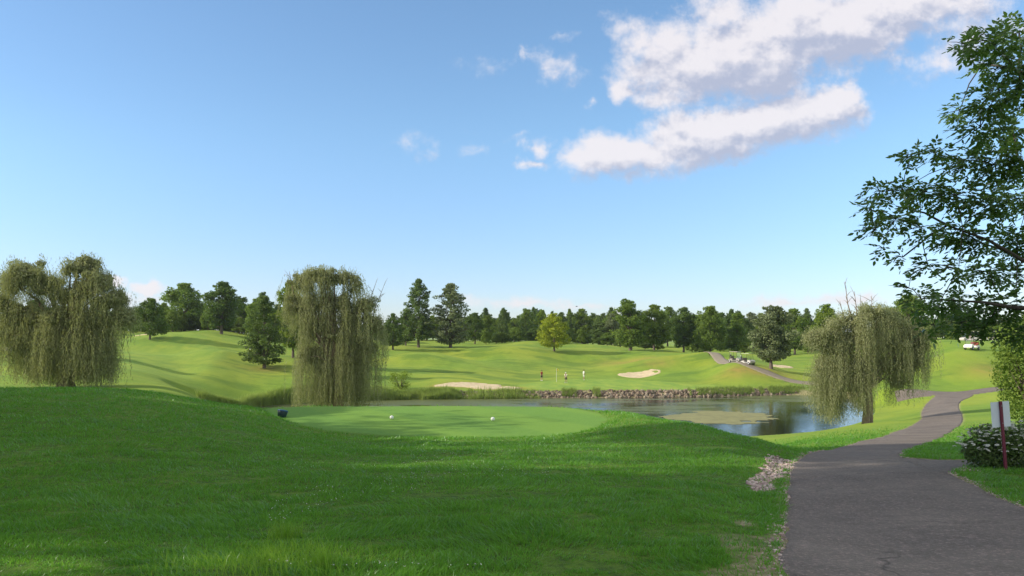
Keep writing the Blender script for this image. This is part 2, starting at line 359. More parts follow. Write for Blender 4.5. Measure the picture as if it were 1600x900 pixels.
hh = t.math('MULTIPLY', hh, t.map(sp.outputs[0], 0, 1, 1, .25)); t.put(b.inputs['Height'], hh); t.put(p.inputs['Normal'], b.outputs[0])
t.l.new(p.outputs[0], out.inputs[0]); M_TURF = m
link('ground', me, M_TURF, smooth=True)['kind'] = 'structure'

# ------------------------------------------------------------------ asphalt paths
m, t, out = material('asphalt')
pos = t.new('ShaderNodeNewGeometry').outputs['Position']
n1 = t.noise(pos, .5, 4, .6); n2 = t.noise(pos, 26, 4, .75); n3 = t.noise(pos, 5, 4, .6)
vo = t.new('ShaderNodeTexVoronoi'); t.put(vo.inputs['Vector'], pos); vo.inputs['Scale'].default_value = 55
col = t.mix(t.map(n1, .35, .65), (.135, .117, .102, 1), (.205, .178, .15, 1))
col = t.mix(t.map(n2, .50, .74), col, (.42, .32, .29, 1))
col = t.mix(t.math('MULTIPLY', t.map(n3, .45, .75), .4), col, (.09, .078, .068, 1))
cr_ = t.new('ShaderNodeTexVoronoi', feature='DISTANCE_TO_EDGE'); t.put(cr_.inputs['Vector'], t.vmath('ADD', pos, t.noise(pos, 1.5, 4, .6, out=1))); cr_.inputs['Scale'].default_value = .35
col = t.mix(t.math('MULTIPLY', t.map(cr_.outputs[0], .0, .012, 1, 0), t.map(n1, .5, .6, 0, .6)), col, (.025, .024, .026, 1))
p = t.new('ShaderNodeBsdfPrincipled'); t.put(p.inputs['Base Color'], col); p.inputs['Roughness'].default_value = .9; p.inputs['Specular IOR Level'].default_value = .25
b = t.new('ShaderNodeBump'); b.inputs['Distance'].default_value = .012; t.put(b.inputs['Height'], t.math('ADD', vo.outputs[0], n2)); t.put(p.inputs['Normal'], b.outputs[0])
t.l.new(p.outputs[0], out.inputs[0]); M_ASPH = m
M_FARP = simple('worn_path', (.24, .205, .15), .9, .2, .6)
def ribbon(name, Lp, Rp, nu, mat, off, ragged=.0, sub=6):
    def res(P, n):
        s = np.concatenate([[0], np.cumsum(np.hypot(*np.diff(P, axis=0).T))]); q = np.linspace(0, s[-1], n)
        return np.stack([np.interp(q, s, P[:, 0]), np.interp(q, s, P[:, 1])], -1)
    # keep the two edges in step with each other: same parameter
    n = len(Lp)*sub; u = np.linspace(0, len(Lp)-1, n); ii = np.arange(len(Lp))
    A = np.stack([np.interp(u, ii, Lp[:, k]) for k in (0, 1)], -1); B = np.stack([np.interp(u, ii, Rp[:, k]) for k in (0, 1)], -1)
    w = np.linspace(0, 1, nu); P = A[:, None]*(1-w)[None, :, None]+B[:, None]*w[None, :, None]
    dirv = (B-A)/np.linalg.norm(B-A, axis=1)[:, None]
    for e, sg in ((0, -1), (-1, 1)):
        jit = (vnoise(P[:, e, 0], P[:, e, 1], .5, 3)*.14+vnoise(P[:, e, 0], P[:, e, 1], .13, 4)*.06)*ragged
        P[:, e] += dirv*(jit*sg)[:, None]
    x = P[..., 0].ravel(); y = P[..., 1].ravel(); z = base_h(x, y)+off
    z = z.reshape(n, nu)
    Vt = np.stack([P[..., 0], P[..., 1], z], -1)
    # thin rounded shoulders that go into the turf
    s0 = Vt[:, :1].copy(); s0[..., 2] -= .07; s0[:, 0, :2] -= dirv*.05
    s1 = Vt[:, -1:].copy(); s1[..., 2] -= .07; s1[:, 0, :2] += dirv*.05
    Vt = np.concatenate([s0, Vt, s1], 1); nu += 2
    I = np.arange(n*nu).reshape(n, nu)
    f = np.stack([I[:-1, :-1].ravel(), I[:-1, 1:].ravel(), I[1:, 1:].ravel(), I[1:, :-1].ravel()], -1)
    o = link(name, mesh_np(name, Vt.reshape(-1, 3), f), mat, smooth=True); o['kind'] = 'structure'; return o
ribbon('cart_path', pathL, pathR, 24, M_ASPH, -.004, 1)
ribbon('cart_path', branchL, branchR, 16, M_ASPH, -.012, .8)
ribbon('cart_path', crossR, crossL, 8, M_ASPH, -.03, 0)
ribbon('cart_path', farL, farR, 6, M_FARP, -.02, 0)
ribbon('cart_path', leftL, leftR, 6, simple('pale_path', (.3, .28, .27), .9, .1, 1), -.02, 0)

# ------------------------------------------------------------------ sand bunkers
m, t, out = material('sand')
pos = t.new('ShaderNodeNewGeometry').outputs['Position']; n1 = t.noise(pos, 1.2, 5, .65); n2 = t.noise(pos, 14, 3)
col = t.mix(t.map(n1, .3, .7), (.56, .44, .27, 1), (.76, .64, .43, 1))
p = t.new('ShaderNodeBsdfPrincipled'); t.put(p.inputs['Base Color'], col); p.inputs['Roughness'].default_value = .95; p.inputs['Specular IOR Level'].default_value = .1
b = t.new('ShaderNodeBump'); b.inputs['Distance'].default_value = .1; t.put(b.inputs['Height'], t.math('ADD', n1, n2)); t.put(p.inputs['Normal'], b.outputs[0])
t.l.new(p.outputs[0], out.inputs[0]); M_SAND = m
for P in BUNK:
    x0, y0 = P.min(0)-.5; x1, y1 = P.max(0)+.5; s = .3
    X, Y = np.meshgrid(np.arange(x0, x1, s), np.arange(y0, y1, s)); ny, nx = X.shape
    x = X.ravel(); y = Y.ravel(); sd = sdf(x, y, P)+vnoise(x, y, .9, 12)*.35; z = ground_h(x, y)+.13
    z = np.where(sd > 0, z-.4*np.clip(sd/.3, 0, 1), z)
    I = np.arange(nx*ny).reshape(ny, nx); f = np.stack([I[:-1, :-1].ravel(), I[:-1, 1:].ravel(), I[1:, 1:].ravel(), I[1:, :-1].ravel()], -1)
    f = f[(sd[f] < .45).any(1)]
    o = link('sand_bunker', mesh_np('sand_bunker', np.stack([x, y, z], -1), f), M_SAND, smooth=True); o['kind'] = 'structure'

# ------------------------------------------------------------------ pond
m, t, out = material('pond_water')
pos = t.new('ShaderNodeNewGeometry').outputs['Position']
rip = t.math('ADD', t.noise(t.mapping(pos, (1, 1.6, 1)), 1.3, 3, .6), t.math('MULTIPLY', t.noise(pos, 7, 2, .5), .25))
calm = t.map(t.noise(pos, .07, 3, .5), .4, .6, .35, 1)
b = t.new('ShaderNodeBump'); b.inputs['Distance'].default_value = .026; t.put(b.inputs['Height'], rip); t.put(b.inputs['Strength'], calm)
g = t.new('ShaderNodeBsdfPrincipled'); g.inputs['Base Color'].default_value = (.018, .022, .010, 1); g.inputs['Roughness'].default_value = .04
g.inputs['IOR'].default_value = 1.5; g.inputs['Specular IOR Level'].default_value = .9; t.put(g.inputs['Normal'], b.outputs[0])
# thin film of algae in drifts
film = t.noise(t.mapping(pos, (.45, 1.3, 1)), .16, 6, .62, dist=.4)
sx = t.new('ShaderNodeSeparateXYZ'); t.l.new(pos, sx.inputs[0])
farw = t.map(sx.outputs[1], 76, 96, -.07, .09)
open1 = t.math('MULTIPLY', t.map(sx.outputs[0], 24, 34, 0, 1), t.map(sx.outputs[1], 98, 88, 0, .3))
ff = t.math('ADD', t.math('SUBTRACT', t.math('ADD', film, farw), open1), t.map(sx.outputs[0], 4, 16, .09, 0))
fm = t.map(ff, .50, .60, 0, .7)
al = t.new('ShaderNodeBsdfPrincipled'); t.put(al.inputs['Base Color'], t.mix(t.noise(pos, 2.5, 4), (.085, .115, .03, 1), (.17, .19, .06, 1))); al.inputs['Roughness'].default_value = .5
mx = t.new('ShaderNodeMixShader'); t.put(mx.inputs[0], fm); t.l.new(g.outputs[0], mx.inputs[1]); t.l.new(al.outputs[0], mx.inputs[2])
t.l.new(mx.outputs[0], out.inputs[0])
bm = bmesh.new(); ctr = POND.mean(0)
vs = [bm.verts.new((x+(x-ctr[0])/max(1, np.hypot(x-ctr[0], y-ctr[1]))*1.2, y+(y-ctr[1])/max(1, np.hypot(x-ctr[0], y-ctr[1]))*1.2, WZ)) for x, y in POND]
bm.faces.new(vs); bmesh.ops.triangulate(bm, faces=bm.faces[:]); bmesh.ops.recalc_face_normals(bm, faces=bm.faces[:])
o = bm_obj('water', bm, m); o['kind'] = 'structure'
# matted algae raft
M_ALG = simple('matted_algae', (.22, .215, .085), .85, .45, 1.1, bump=.02)
def raft(pts, s=.35, th_=0.0):
    P = smooth_closed(poly_xy(pts), 3); x0, y0 = P.min(0)-1; x1, y1 = P.max(0)+1
    X, Y = np.meshgrid(np.arange(x0, x1, s), np.arange(y0, y1, s)); ny, nx = X.shape; x = X.ravel(); y = Y.ravel()
    sd = sdf(x, y, P)+vnoise(x*.5, y, 1.7, 21)*2.4+vnoise(x*.4, y, .6, 22)*1.5
    z = WZ+.012+np.clip(-sd*.02, -.03, .02)+vnoise(x, y, .5, 3)*.008
    I = np.arange(nx*ny).reshape(ny, nx); f = np.stack([I[:-1, :-1].ravel(), I[:-1, 1:].ravel(), I[1:, 1:].ravel(), I[1:, :-1].ravel()], -1)
    f = f[(sd[f] < th_+.1).all(1)]
    o = link('algae_mat', mesh_np('algae_mat', np.stack([x, y, z], -1), f), M_ALG, smooth=True)
    tag(o, kind='stuff'); return o
tag(raft([(1030, 79), (1070, 83.5), (1140, 83.5), (1195, 80), (1216, 76), (1200, 72.5), (1150, 71), (1090, 71.5), (1055, 74)]), 'pale tan mat of algae floating in the middle of the pond', 'algae')

# ------------------------------------------------------------------ foliage builders
def quads(C, L, Wd, D, Nn):
    """leaf rhombs: centres C, lengths L, widths Wd, long directions D, normals Nn"""
    D = D/np.linalg.norm(D, axis=1)[:, None]; S = np.cross(D, Nn); S /= (np.linalg.norm(S, axis=1)[:, None]+1e-9)
    l = (np.broadcast_to(L, len(C))/2)[:, None]; w = (np.broadcast_to(Wd, len(C))/2)[:, None]
    V = np.stack([C-D*l, C-D*l*.1+S*w, C+D*l, C-D*l*.1-S*w], 1).reshape(-1, 3)
    return V
def quadmesh(name, V): return mesh_np(name, V, np.arange(len(V)).reshape(-1, 4))
def rv(n):
    v = rng.normal(size=(n, 3)); return v/np.linalg.norm(v, axis=1)[:, None]
M_BARK = simple('bark', (.13, .10, .08), .9, .4, 6, bump=.03)
M_BARKL = simple('willow_bark', (.24, .18, .13), .9, .35, 5, bump=.05)

def clump_leaves(cc, rad, n, size, flat=.75, updroop=0.0):
    """leaves spread on and in a clump, denser at its skin"""
    d = rv(n); r = rad*(.45+.6*rng.random(n)**.6); c = cc+d*r[:, None]*np.array([1, 1, flat])
    nrm = d*.8+rv(n)*.9+np.array([0, 0, .5]); nrm /= np.linalg.norm(nrm, axis=1)[:, None]
    D = np.cross(nrm, rv(n)); D[:, 2] -= updroop
    L = size*(.6+.8*rng.random(n)); return quads(c, L, L*.62, D, nrm)

def limb_mesh(bm, base, top, r0, limbs, seg=7):
    """tapered wandering trunk and a limb to each end point"""
    base = Vector(base); top = Vector(top); pts = []; n = 7
    for i in range(n+1):
        f = i/n; p = base.lerp(top, f)
        if 0 < i < n: p += Vector((random.uniform(-1, 1), random.uniform(-1, 1), 0))*r0*.35
        pts.append(p)
    tube(bm, [pts[0]-Vector((0, 0, r0))]+pts, [r0*1.55]+[r0*(1.25 if i == 0 else (1-.85*i/n)) for i in range(n+1)], seg)
    for e, f0 in limbs:
        e = Vector(e); k = min(n-1, max(1, int(f0*n))); s = pts[k]; rr_ = r0*(1-.85*k/n)*.6
        mid = s.lerp(e, .5)+Vector((random.uniform(-.1, .1), random.uniform(-.1, .1), .12))*(e-s).length
        tube(bm, [s, s.lerp(mid, .6), mid, mid.lerp(e, .6), e], [rr_, rr_*.75, rr_*.55, rr_*.35, rr_*.12], 5)

def broad_tree_mesh(h, rad, bottom, nclump, nleaf, size, shape='oval', seed=0, clr=.3, sparse=0):
    """returns crown mesh, trunk mesh of a broadleaf tree h tall"""
    st = random.getstate(); random.seed(seed); global rng; old = rng; rng = np.random.default_rng(seed)
    V = []; cs = []
    hc = h-bottom
    for i in range(nclump):
        f = (i+.5)/nclump; f = min(1, max(0, f+random.uniform(-.06, .06)))
        if shape == 'oval': prof_ = math.sin(math.pi*min(1, (f*.86+.12)))**.65
        elif shape == 'cone': prof_ = (1-f)**.75*1.05+.08
        elif shape == 'column': prof_ = math.sin(math.pi*(f*.82+.12))**.4*.9
        else: prof_ = math.sin(math.pi*(f*.72+.26))**.6
        a = random.uniform(0, 2*math.pi)+i*2.399; rr_ = rad*prof_*random.uniform(.25, .85)
        rc = rad*clr*random.uniform(.7, 1.25)*(.75 if f > .85 else 1)
        c = np.array([math.cos(a)*rr_, math.sin(a)*rr_, bottom+rc*.6+f*(hc-rc*1.1)]); cs.append((c, rc, f))
        V.append(clump_leaves(c, rc, max(8, int(nleaf/nclump*(rc/(rad*clr))**2)), size, .72))
        # ragged sprays outside the clump
        for k in range(3):
            d = rv(1)[0]; d[2] = abs(d[2])*.6; cc = c+d*rc*random.uniform(.95, 1.3)
            V.append(clump_leaves(cc, rc*.35, max(4, int(nleaf/nclump*.09)), size, .8))
    crown = quadmesh('crown', np.concatenate(V))
    bm = bmesh.new(); ends = [(tuple(c*.97+np.array([0, 0, -.03*h])), .25+.5*f) for c, rc, f in random.sample(cs, min(len(cs), 22))]
    limb_mesh(bm, (0, 0, 0), (random.uniform(-.05, .05)*h, 0, h*.86), h*.022+.03, ends)
    tm = bpy.data.meshes.new('trunk'); bm.to_mesh(tm); bm.free(); tm.materials.append(M_BARK)
    tm.polygons.foreach_set('use_smooth', [True]*len(tm.polygons))
    rng = old; random.setstate(st); return crown, tm
def pine_tree_mesh(h, rad, bottom, nlay, nleaf, size, seed=0):
    """pine: whorls of level boughs with gaps between, ragged outline"""
    st = random.getstate(); random.seed(seed); global rng; old = rng; rng = np.random.default_rng(seed)
    V = []; ends = []; tot = 0; jobs = []
    for i in range(nlay):
        f = i/(nlay-1); z = bottom+f*(h-bottom)*.97
        R0 = rad*(max(.05, math.sin(math.pi*(f*.68+.30))**.75 if f < .97 else .1))*random.uniform(.85, 1.12)
        nb = max(3, int(7*(1-f*.5)))
        for k in range(nb):
            a = k*2*math.pi/nb+random.uniform(-.4, .4)+i; L = R0*random.uniform(.55, 1.1)
            for s in (.35, .6, .82, 1.0):
                if random.random() < .12: continue
                rc = rad*.19*random.uniform(.75, 1.3)*(1.1-.35*s)
                c = np.array([math.cos(a)*L*s, math.sin(a)*L*s, z+L*s*.18+random.uniform(-.02, .02)*h]); jobs.append((c, rc))
            ends.append(((math.cos(a)*L, math.sin(a)*L, z+L*.15), max(.1, (z/h)-.05)))
    per = nleaf/len(jobs)
    for c, rc in jobs: V.append(clump_leaves(c, rc, int(per)+2, size, .6))
    V.append(clump_leaves(np.array([0, 0, h*.965]), rad*.14, int(per), size, 1.4))
    crown = quadmesh('crown', np.concatenate(V)); bm = bmesh.new()
    limb_mesh(bm, (0, 0, 0), (0, 0, h*.96), h*.018+.03, random.sample(ends, min(30, len(ends))))
    tm = bpy.data.meshes.new('trunk'); bm.to_mesh(tm); bm.free(); tm.materials.append(M_BARK)
    rng = old; random.setstate(st); return crown, tm

M_L = {
 'dark':   leafmat('dark_leaves', (.050, .10, .028), (.155, .235, .060), .35, .3, .35, gloss=.1),
 'mid':    leafmat('green_leaves', (.085, .155, .032), (.235, .32, .065), .4, .35, .35, gloss=.1),
 'pine':   leafmat('pine_needles', (.060, .110, .034), (.17, .235, .070), .35, .2, .5, gloss=.1),
 'bright': leafmat('bright_leaves', (.10, .17, .02), (.24, .32, .04), .35, .2, .35, gloss=.1),
 'yellow': leafmat('yellowing_leaves', (.19, .27, .03), (.42, .46, .05), .35, .1, .3, hue=(.3, .3, .04), gloss=.1),
 'silver': leafmat('silvery_leaves', (.070, .10, .046), (.27, .31, .16), .25, .1, .5, hue=(.12, .14, .08), gloss=.1),
 'willow': leafmat('willow_leaves', (.135, .155, .075), (.42, .43, .25), .3, .12, 1.4, hue=(.26, .28, .16), gloss=0, zs=.18),
}
PROTO = {}
def proto(key, fn, *a, **k):
    cm, tm = fn(*a, **k); PROTO[key] = (cm, tm); return cm
K = 10.0  # prototypes are 10 m tall
proto('oval', broad_tree_mesh, K, 3.6, 1.1, 46, 11000, .34, 'oval', seed=1)
proto('round', broad_tree_mesh, K, 4.6, .9, 52, 12000, .36, 'round', seed=2, clr=.27)
proto('column', broad_tree_mesh, K, 2.6, .8, 40, 9000, .32, 'column', seed=3, clr=.36)
proto('cone', broad_tree_mesh, K, 3.0, .8, 44, 10000, .3, 'cone', seed=4, clr=.3)
proto('pine', pine_tree_mesh, K, 3.0, 1.4, 14, 11000, .27, seed=5)
proto('pineb', pine_tree_mesh, K, 3.3, .9, 16, 12000, .27, seed=6)
USED = {}
def tree(name, key, mat, px, d, top, halfw, label, base=None, rz=None, group=None, cat='tree'):
    """px: bearing of trunk, d: distance, top: row of the tip, halfw: half width, in photo pixels"""
    x = PX(px, d); z0 = H(x, d) if base is None else base
    h = (HY-top)/F*d-z0
    cm, tm = PROTO[key]; rad = {'oval': 3.7, 'round': 4.9, 'column': 2.7, 'cone': 3.1, 'pine': 3.2, 'pineb': 3.5}[key]
    kk = (key, mat)
    if kk not in USED:
        c = cm.copy(); c.materials.clear(); c.materials.append(M_L[mat]); USED[kk] = c
    r = empty(name, (x, d, z0-.05), rz if rz is not None else random.uniform(0, 6.28))
    w = halfw/F*d/rad; r.scale = (w, w, h/K)
    a = bpy.data.objects.new('crown', USED[kk]); COL.objects.link(a); a.parent = r
    b = bpy.data.objects.new('trunk', tm); COL.objects.link(b); b.parent = r
    tag(r, label, cat, group); return r

# ---- trees one can tell apart
T = [
 # name key mat px d top halfw label
 ('broadleaf_tree', 'round', 'dark', 234, 128, 466, 29, 'low dark tree right of the left willow, in front of the far left bunker'),
 ('broadleaf_tree', 'round', 'mid', 288, 176, 443, 42, 'broad rounded green tree on the crest of the left hill, widest there'),
 ('broadleaf_tree', 'oval', 'dark', 346, 160, 440, 33, 'tall dark oval tree on the left hill with its trunk showing'),
 ('broadleaf_tree', 'column', 'dark', 378, 172, 462, 17, 'narrow dark tree tucked right behind the tall oval tree on the left hill'),
 ('pine_tree', 'pineb', 'pine', 413, 110, 464, 41, 'open pine with bare lower trunk alone on the slope left of the middle willow'),
 ('broadleaf_tree', 'oval', 'mid', 404, 152, 466, 24, 'green tree directly behind the lone pine on the fairway slope'),
 ('broadleaf_tree', 'oval', 'bright', 458, 120, 440, 30, 'light green tree showing behind the left edge of the middle willow'),
 ('pine_tree', 'pine', 'dark', 614, 158, 490, 22, 'short dark pine just right of the middle willow'),
 ('pine_tree', 'pine', 'dark', 634, 172, 486, 18, 'thin dark pine between the middle willow and the tallest pine on the hill'),
 ('pine_tree', 'pine', 'pine', 654, 166, 437, 30, 'tallest pine on the middle hill, left one of a tall pair'),
 ('pine_tree', 'pineb', 'silver', 704, 166, 444, 38, 'broad pale green pine, right one of the tall pair on the hill'),
 ('broadleaf_tree', 'round', 'dark', 742, 188, 489, 22, 'dark rounded tree at the right foot of the tall pine pair'),
 ('broadleaf_tree', 'oval', 'mid', 760, 205, 493, 15, 'small green tree at the left start of the distant wood'),
 ('broadleaf_tree', 'round', 'yellow', 866, 160, 490, 28, 'yellow green tree alone on the brow of the hill above the flag'),
 ('broadleaf_tree', 'column', 'mid', 985, 168, 466, 27, 'tallest pointed tree at the left end of the right tree row'),
 ('broadleaf_tree', 'oval', 'mid', 1022, 172, 476, 25, 'rounded green tree second from the left in the right tree row'),
 ('broadleaf_tree', 'oval', 'dark', 1068, 176, 480, 24, 'dark oval tree in the middle of the right tree row'),
 ('broadleaf_tree', 'round', 'mid', 1110, 172, 479, 30, 'wide mid green tree above the fairway path, left of the golf carts'),
 ('broadleaf_tree', 'cone', 'mid', 1152, 176, 489, 22, 'pointed green tree right behind the two golf carts'),
 ('broadleaf_tree', 'oval', 'silver', 1205, 118, 478, 40, 'dark silvery tree with a short trunk beside the two golf carts'),
 ('broadleaf_tree', 'oval', 'mid', 1242, 176, 482, 24, 'green tree partly hidden behind the silvery tree beside the carts'),
 ('broadleaf_tree', 'round', 'dark', 1262, 190, 492, 20, 'dark low tree between the silvery tree and the right willow'),
 ('broadleaf_tree', 'round', 'bright', 1292, 182, 476, 26, 'bright green rounded tree just left of the bare twigs of the right willow'),
 ('broadleaf_tree', 'round', 'mid', 1418, 150, 462, 44, 'large green tree rising behind the right edge of the right willow'),
]
for n, key, mat, px, d, top, hw, lab in T:
    r = tree(n, key, mat, px, d, top, hw, lab)
tree('broadleaf_tree', 'round', 'dark', 58, 94, 470, 46, 'dark tree almost hidden behind the widest willow at the left edge')
# ---- distant wood
DG = 'trees of the distant wood along the horizon'
DL = 'small tree in the continuous distant tree line along the horizon'
for i, (px0, px1, d0, d1, t0, t1, n) in enumerate([(735, 965, 225, 300, 484, 496, 34), (935, 1300, 200, 270, 484, 500, 34), (1380, 1620, 165, 200, 484, 505, 22),
                                                    (235, 470, 195, 240, 462, 492, 16), (-120, 220, 190, 260, 470, 500, 20), (560, 740, 200, 250, 490, 505, 16), (1620, 1850, 150, 190, 470, 500, 10),
                                                    (-700, -120, 150, 240, 450, 490, 14), (1850, 2500, 150, 220, 470, 495, 10)]):
    for k in range(n):
        px = px0+(px1-px0)*(k+random.random())/n; d = random.uniform(d0, d1)
        tree('broadleaf_tree' if random.random() < .8 else 'pine_tree', random.choice(['oval', 'round', 'round', 'column', 'pineb']) , random.choice(['dark', 'mid', 'dark', 'mid', 'pine', 'bright', 'silver']),
             px, d, random.uniform(t0-5, t1+4), random.uniform(10, 19)*250/d, DL, group=DG)
# low scrub closing the foot of the wood
SG = 'low bushes along the foot of the distant wood'
for k in range(70):
    px = random.choice([random.uniform(740, 960), random.uniform(950, 1300), random.uniform(1440, 1640), random.uniform(380, 640)]); d = random.uniform(182, 200)
    if 1440 < px: d = random.uniform(140, 160)
    z0 = H(PX(px, d), d); hh_ = random.uniform(2.2, 4.2)
    tree('bush', 'round', random.choice(['dark', 'mid', 'mid']), px, d, HY-(z0+hh_)*F/d, random.uniform(9, 17), 'low dark green bush at the foot of the distant tree line', group=SG, cat='bush')
for k in range(60):
    px = random.uniform(205, 440); d = random.uniform(166, 190); z0 = H(PX(px, d), d); hh_ = random.uniform(3, 5.5)
    tree('bush', 'round', random.choice(['dark', 'mid', 'mid']), px, d, HY-(z0+hh_)*F/d, random.uniform(10, 18), 'low dark green bush at the foot of the distant tree line', group=SG, cat='bush')
# trees out of frame on the left that shade the foreground
proto('airy', broad_tree_mesh, K, 4.6, 1.5, 30, 1500, .26, 'round', seed=12, clr=.3)
proto('high', broad_tree_mesh, K, 4.4, 6.9, 26, 9000, .3, 'round', seed=13, clr=.34)
for kk in ('airy', 'high'):
    c = PROTO[kk][0].copy(); c.materials.clear(); c.materials.append(M_L['mid']); USED[(kk, 'mid')] = c
SH_L = {'round': 'low dense tree of the row left of the camera that shades the mound', 'airy': 'airy tree left of the camera throwing dappled shade on the rough', 'high': 'tall high crowned tree left of the camera throwing shade across the path'}
for i, (key, x, y, h, w) in enumerate([('round', -21, 6, 9, 5), ('round', -22, 13, 9.5, 5.2), ('round', -26, 20, 10, 5.5), ('round', -31, 27, 11, 5.5), ('round', -13.5, 1, 6, 4.2), ('round', -14, -6, 6, 4.6), ('round', -17.5, 9, 7.5, 4.6), ('round', -23, 17, 9, 5), ('round', -25, 0, 9, 5),
        ('airy', -31, 10, 16.5, 6.5), ('airy', -35, 22, 17, 7), ('airy', -42, 32, 18, 7), ('airy', -48, 43, 18, 7), ('airy', -28, -8, 15, 6.5),
        ('high', -29, 6, 23, 6.5), ('high', -30, 15, 23, 6), ('high', -29, -3, 23, 6.5), ('high', -31, -12, 23, 6.5), ('high', -38, 2, 25, 6.5)]):
    z0 = H(x, y); r = empty('broadleaf_tree', (x, y, z0), i*1.3); tag(r, SH_L[key], 'tree', {'round': 'low shade trees left of the camera', 'airy': 'airy shade trees left of the camera', 'high': 'high crowned shade trees left of the camera'}[key])
    a = bpy.data.objects.new('crown', USED[(key, 'mid')]); COL.objects.link(a); a.parent = r
    b = bpy.data.objects.new('trunk', PROTO[key][1]); COL.objects.link(b); b.parent = r
    r.scale = (w/4.9, w/4.9, h/K)

# ------------------------------------------------------------------ willows
def willow(px, d, label, lobes, trunk_r, stems=None, twigs=(), leaf=.2, dens=.92, seed=1, fork=.35):
    global rng; rng = np.random.default_rng(seed); random.seed(seed)
    s = d/F; x0 = PX(px, d); z0 = H(x0, d)
    root = empty('willow_tree', (x0, d, z0)); tag(root, label, 'tree')
    V = []; starts = []
    def loc(qx, qy): return np.array([(qx-px)*s, 0, (HY-qy)*s-z0])
    for (qx, qy, rx, rz, nb, bot, spread) in lobes:
        c = loc(qx, qy); Rx = rx*s; Rz = rz*s; Ry = max(Rx*.85, 1.0); zb = (HY-bot)*s-z0
        for b_ in range(int(nb*dens)):
            u = rv(1)[0]; u[2] = abs(u[2])*1.1-.25; rad = .55+.45*random.random()
            p = c+np.array([u[0]*Rx, u[1]*Ry+random.uniform(-.2, .2)*Ry, u[2]*Rz])*rad
            starts.append(p)
            if random.random() < .5: V.append(clump_leaves(c+np.array([u[0]*Rx, u[1]*Ry, u[2]*Rz])*random.uniform(.1, .5), random.uniform(.5, .9), 200, leaf*.85, .8, .3))
            ns = int(19*random.uniform(.6, 1.3)); out = np.array([u[0], u[1], 0]); out /= np.linalg.norm(out)+1e-6
            zend = zb+abs(random.gauss(0, .5))*spread+random.random()*spread*1.2
            Lm = max(.8, p[2]-zend); Lm *= random.choice([1, 1, 1, .85, .6, .4] if spread > .65 else [1, 1, 1, 1, .85])
            V.append(clump_leaves(p+np.array([0, 0, .05]), random.uniform(.32, .62), 170, leaf*.7, .62, .3))
            P0 = p+rng.normal(size=(ns, 3))*np.array([.17, .17, .18]); Ls = Lm*(.68+.42*rng.random(ns))
            Ls = np.maximum(np.minimum(Ls, P0[:, 2]-.12), .3); arch = rng.random(ns)*.45+.1
            od = out+rng.normal(size=(ns, 3))*.5; od[:, 2] = 0
            step = .085; m_ = np.maximum(4, (Ls/step).astype(int)); 
            for j in range(ns):
                tt = (np.arange(m_[j])+rng.random(m_[j])*.8)/m_[j]*(Ls[j]+.35)
                q = P0[j]+od[j]*arch[j]*(1-np.exp(-tt*1.6))[:, None]*1.5
                up = .45*np.sin(np.minimum(tt/.7, 1)*math.pi)*arch[j]*2
                q = q+np.array([0, 0, 1])*(up-np.maximum(0, tt-.35))[:, None]
                q[:, :2] += (np.sin(tt*1.3+rng.random()*6)*.06)[:, None]+rng.normal(size=(len(tt), 2))*.045
                n = len(tt); D = np.array([0, 0, -1.0])+rng.normal(size=(n, 3))*.42
                V.append(quads(q, leaf*(.8+.6*rng.random(n)), leaf*.2, D, rv(n)))
    for qx, qy, rr_ in []: pass
    link('crown', quadmesh('crown', np.concatenate(V)), M_L['willow'], root)
    bm = bmesh.new(); hb = max(p[2] for p in starts); n = len(starts)
    stems = stems or [((0, 0), trunk_r)]
    for (sx_, sy_), r_ in stems:
        top = np.array([sx_*.6, sy_*.6, hb*.42]); base = Vector((sx_, sy_, H(x0+sx_, d+sy_)-z0-.2))
        tube(bm, [base, base.lerp(Vector(top), .15), base.lerp(Vector(top), .55)+Vector((.1, 0, 0)), top], [r_*1.5, r_*1.1, r_*.9, r_*.7], 10)
    for p in random.sample(starts, min(n, 60)):
        b0 = Vector((random.uniform(-.2, .2), random.uniform(-.2, .2), hb*random.uniform(fork*.75, fork*1.1))); e = Vector(p)
        mid = b0.lerp(e, .55)+Vector((0, 0, (e-b0).length*.12)); r_ = trunk_r*random.uniform(.22, .42)
        tube(bm, [b0, b0.lerp(mid, .5), mid, mid.lerp(e, .5), e], [r_, r_*.8, r_*.55, r_*.35, r_*.1], 6)
    for qx, qy, ax in twigs:   # bare dead twigs above the crown
        e = Vector(loc(qx, qy)); b0 = Vector(loc(ax, qy+70)); prev = b0; 
        mid = b0.lerp(e, .5)+Vector((random.uniform(-.2, .2), random.uniform(-.3, .3), 0))
        tube(bm, [b0, mid, e], [.06, .04, .015], 5)
        for k in range(7):
            a = mid.lerp(e, random.random()); dd = Vector((random.uniform(-1, 1), random.uniform(-1, 1), random.uniform(.3, 1.2)))*random.uniform(.4, .9)
            tube(bm, [a, a+dd*.5+Vector((0, 0, .05)), a+dd], [.022, .016, .008], 4)
    bm_obj('trunk', bm, M_BARKL, root, True)
    return root
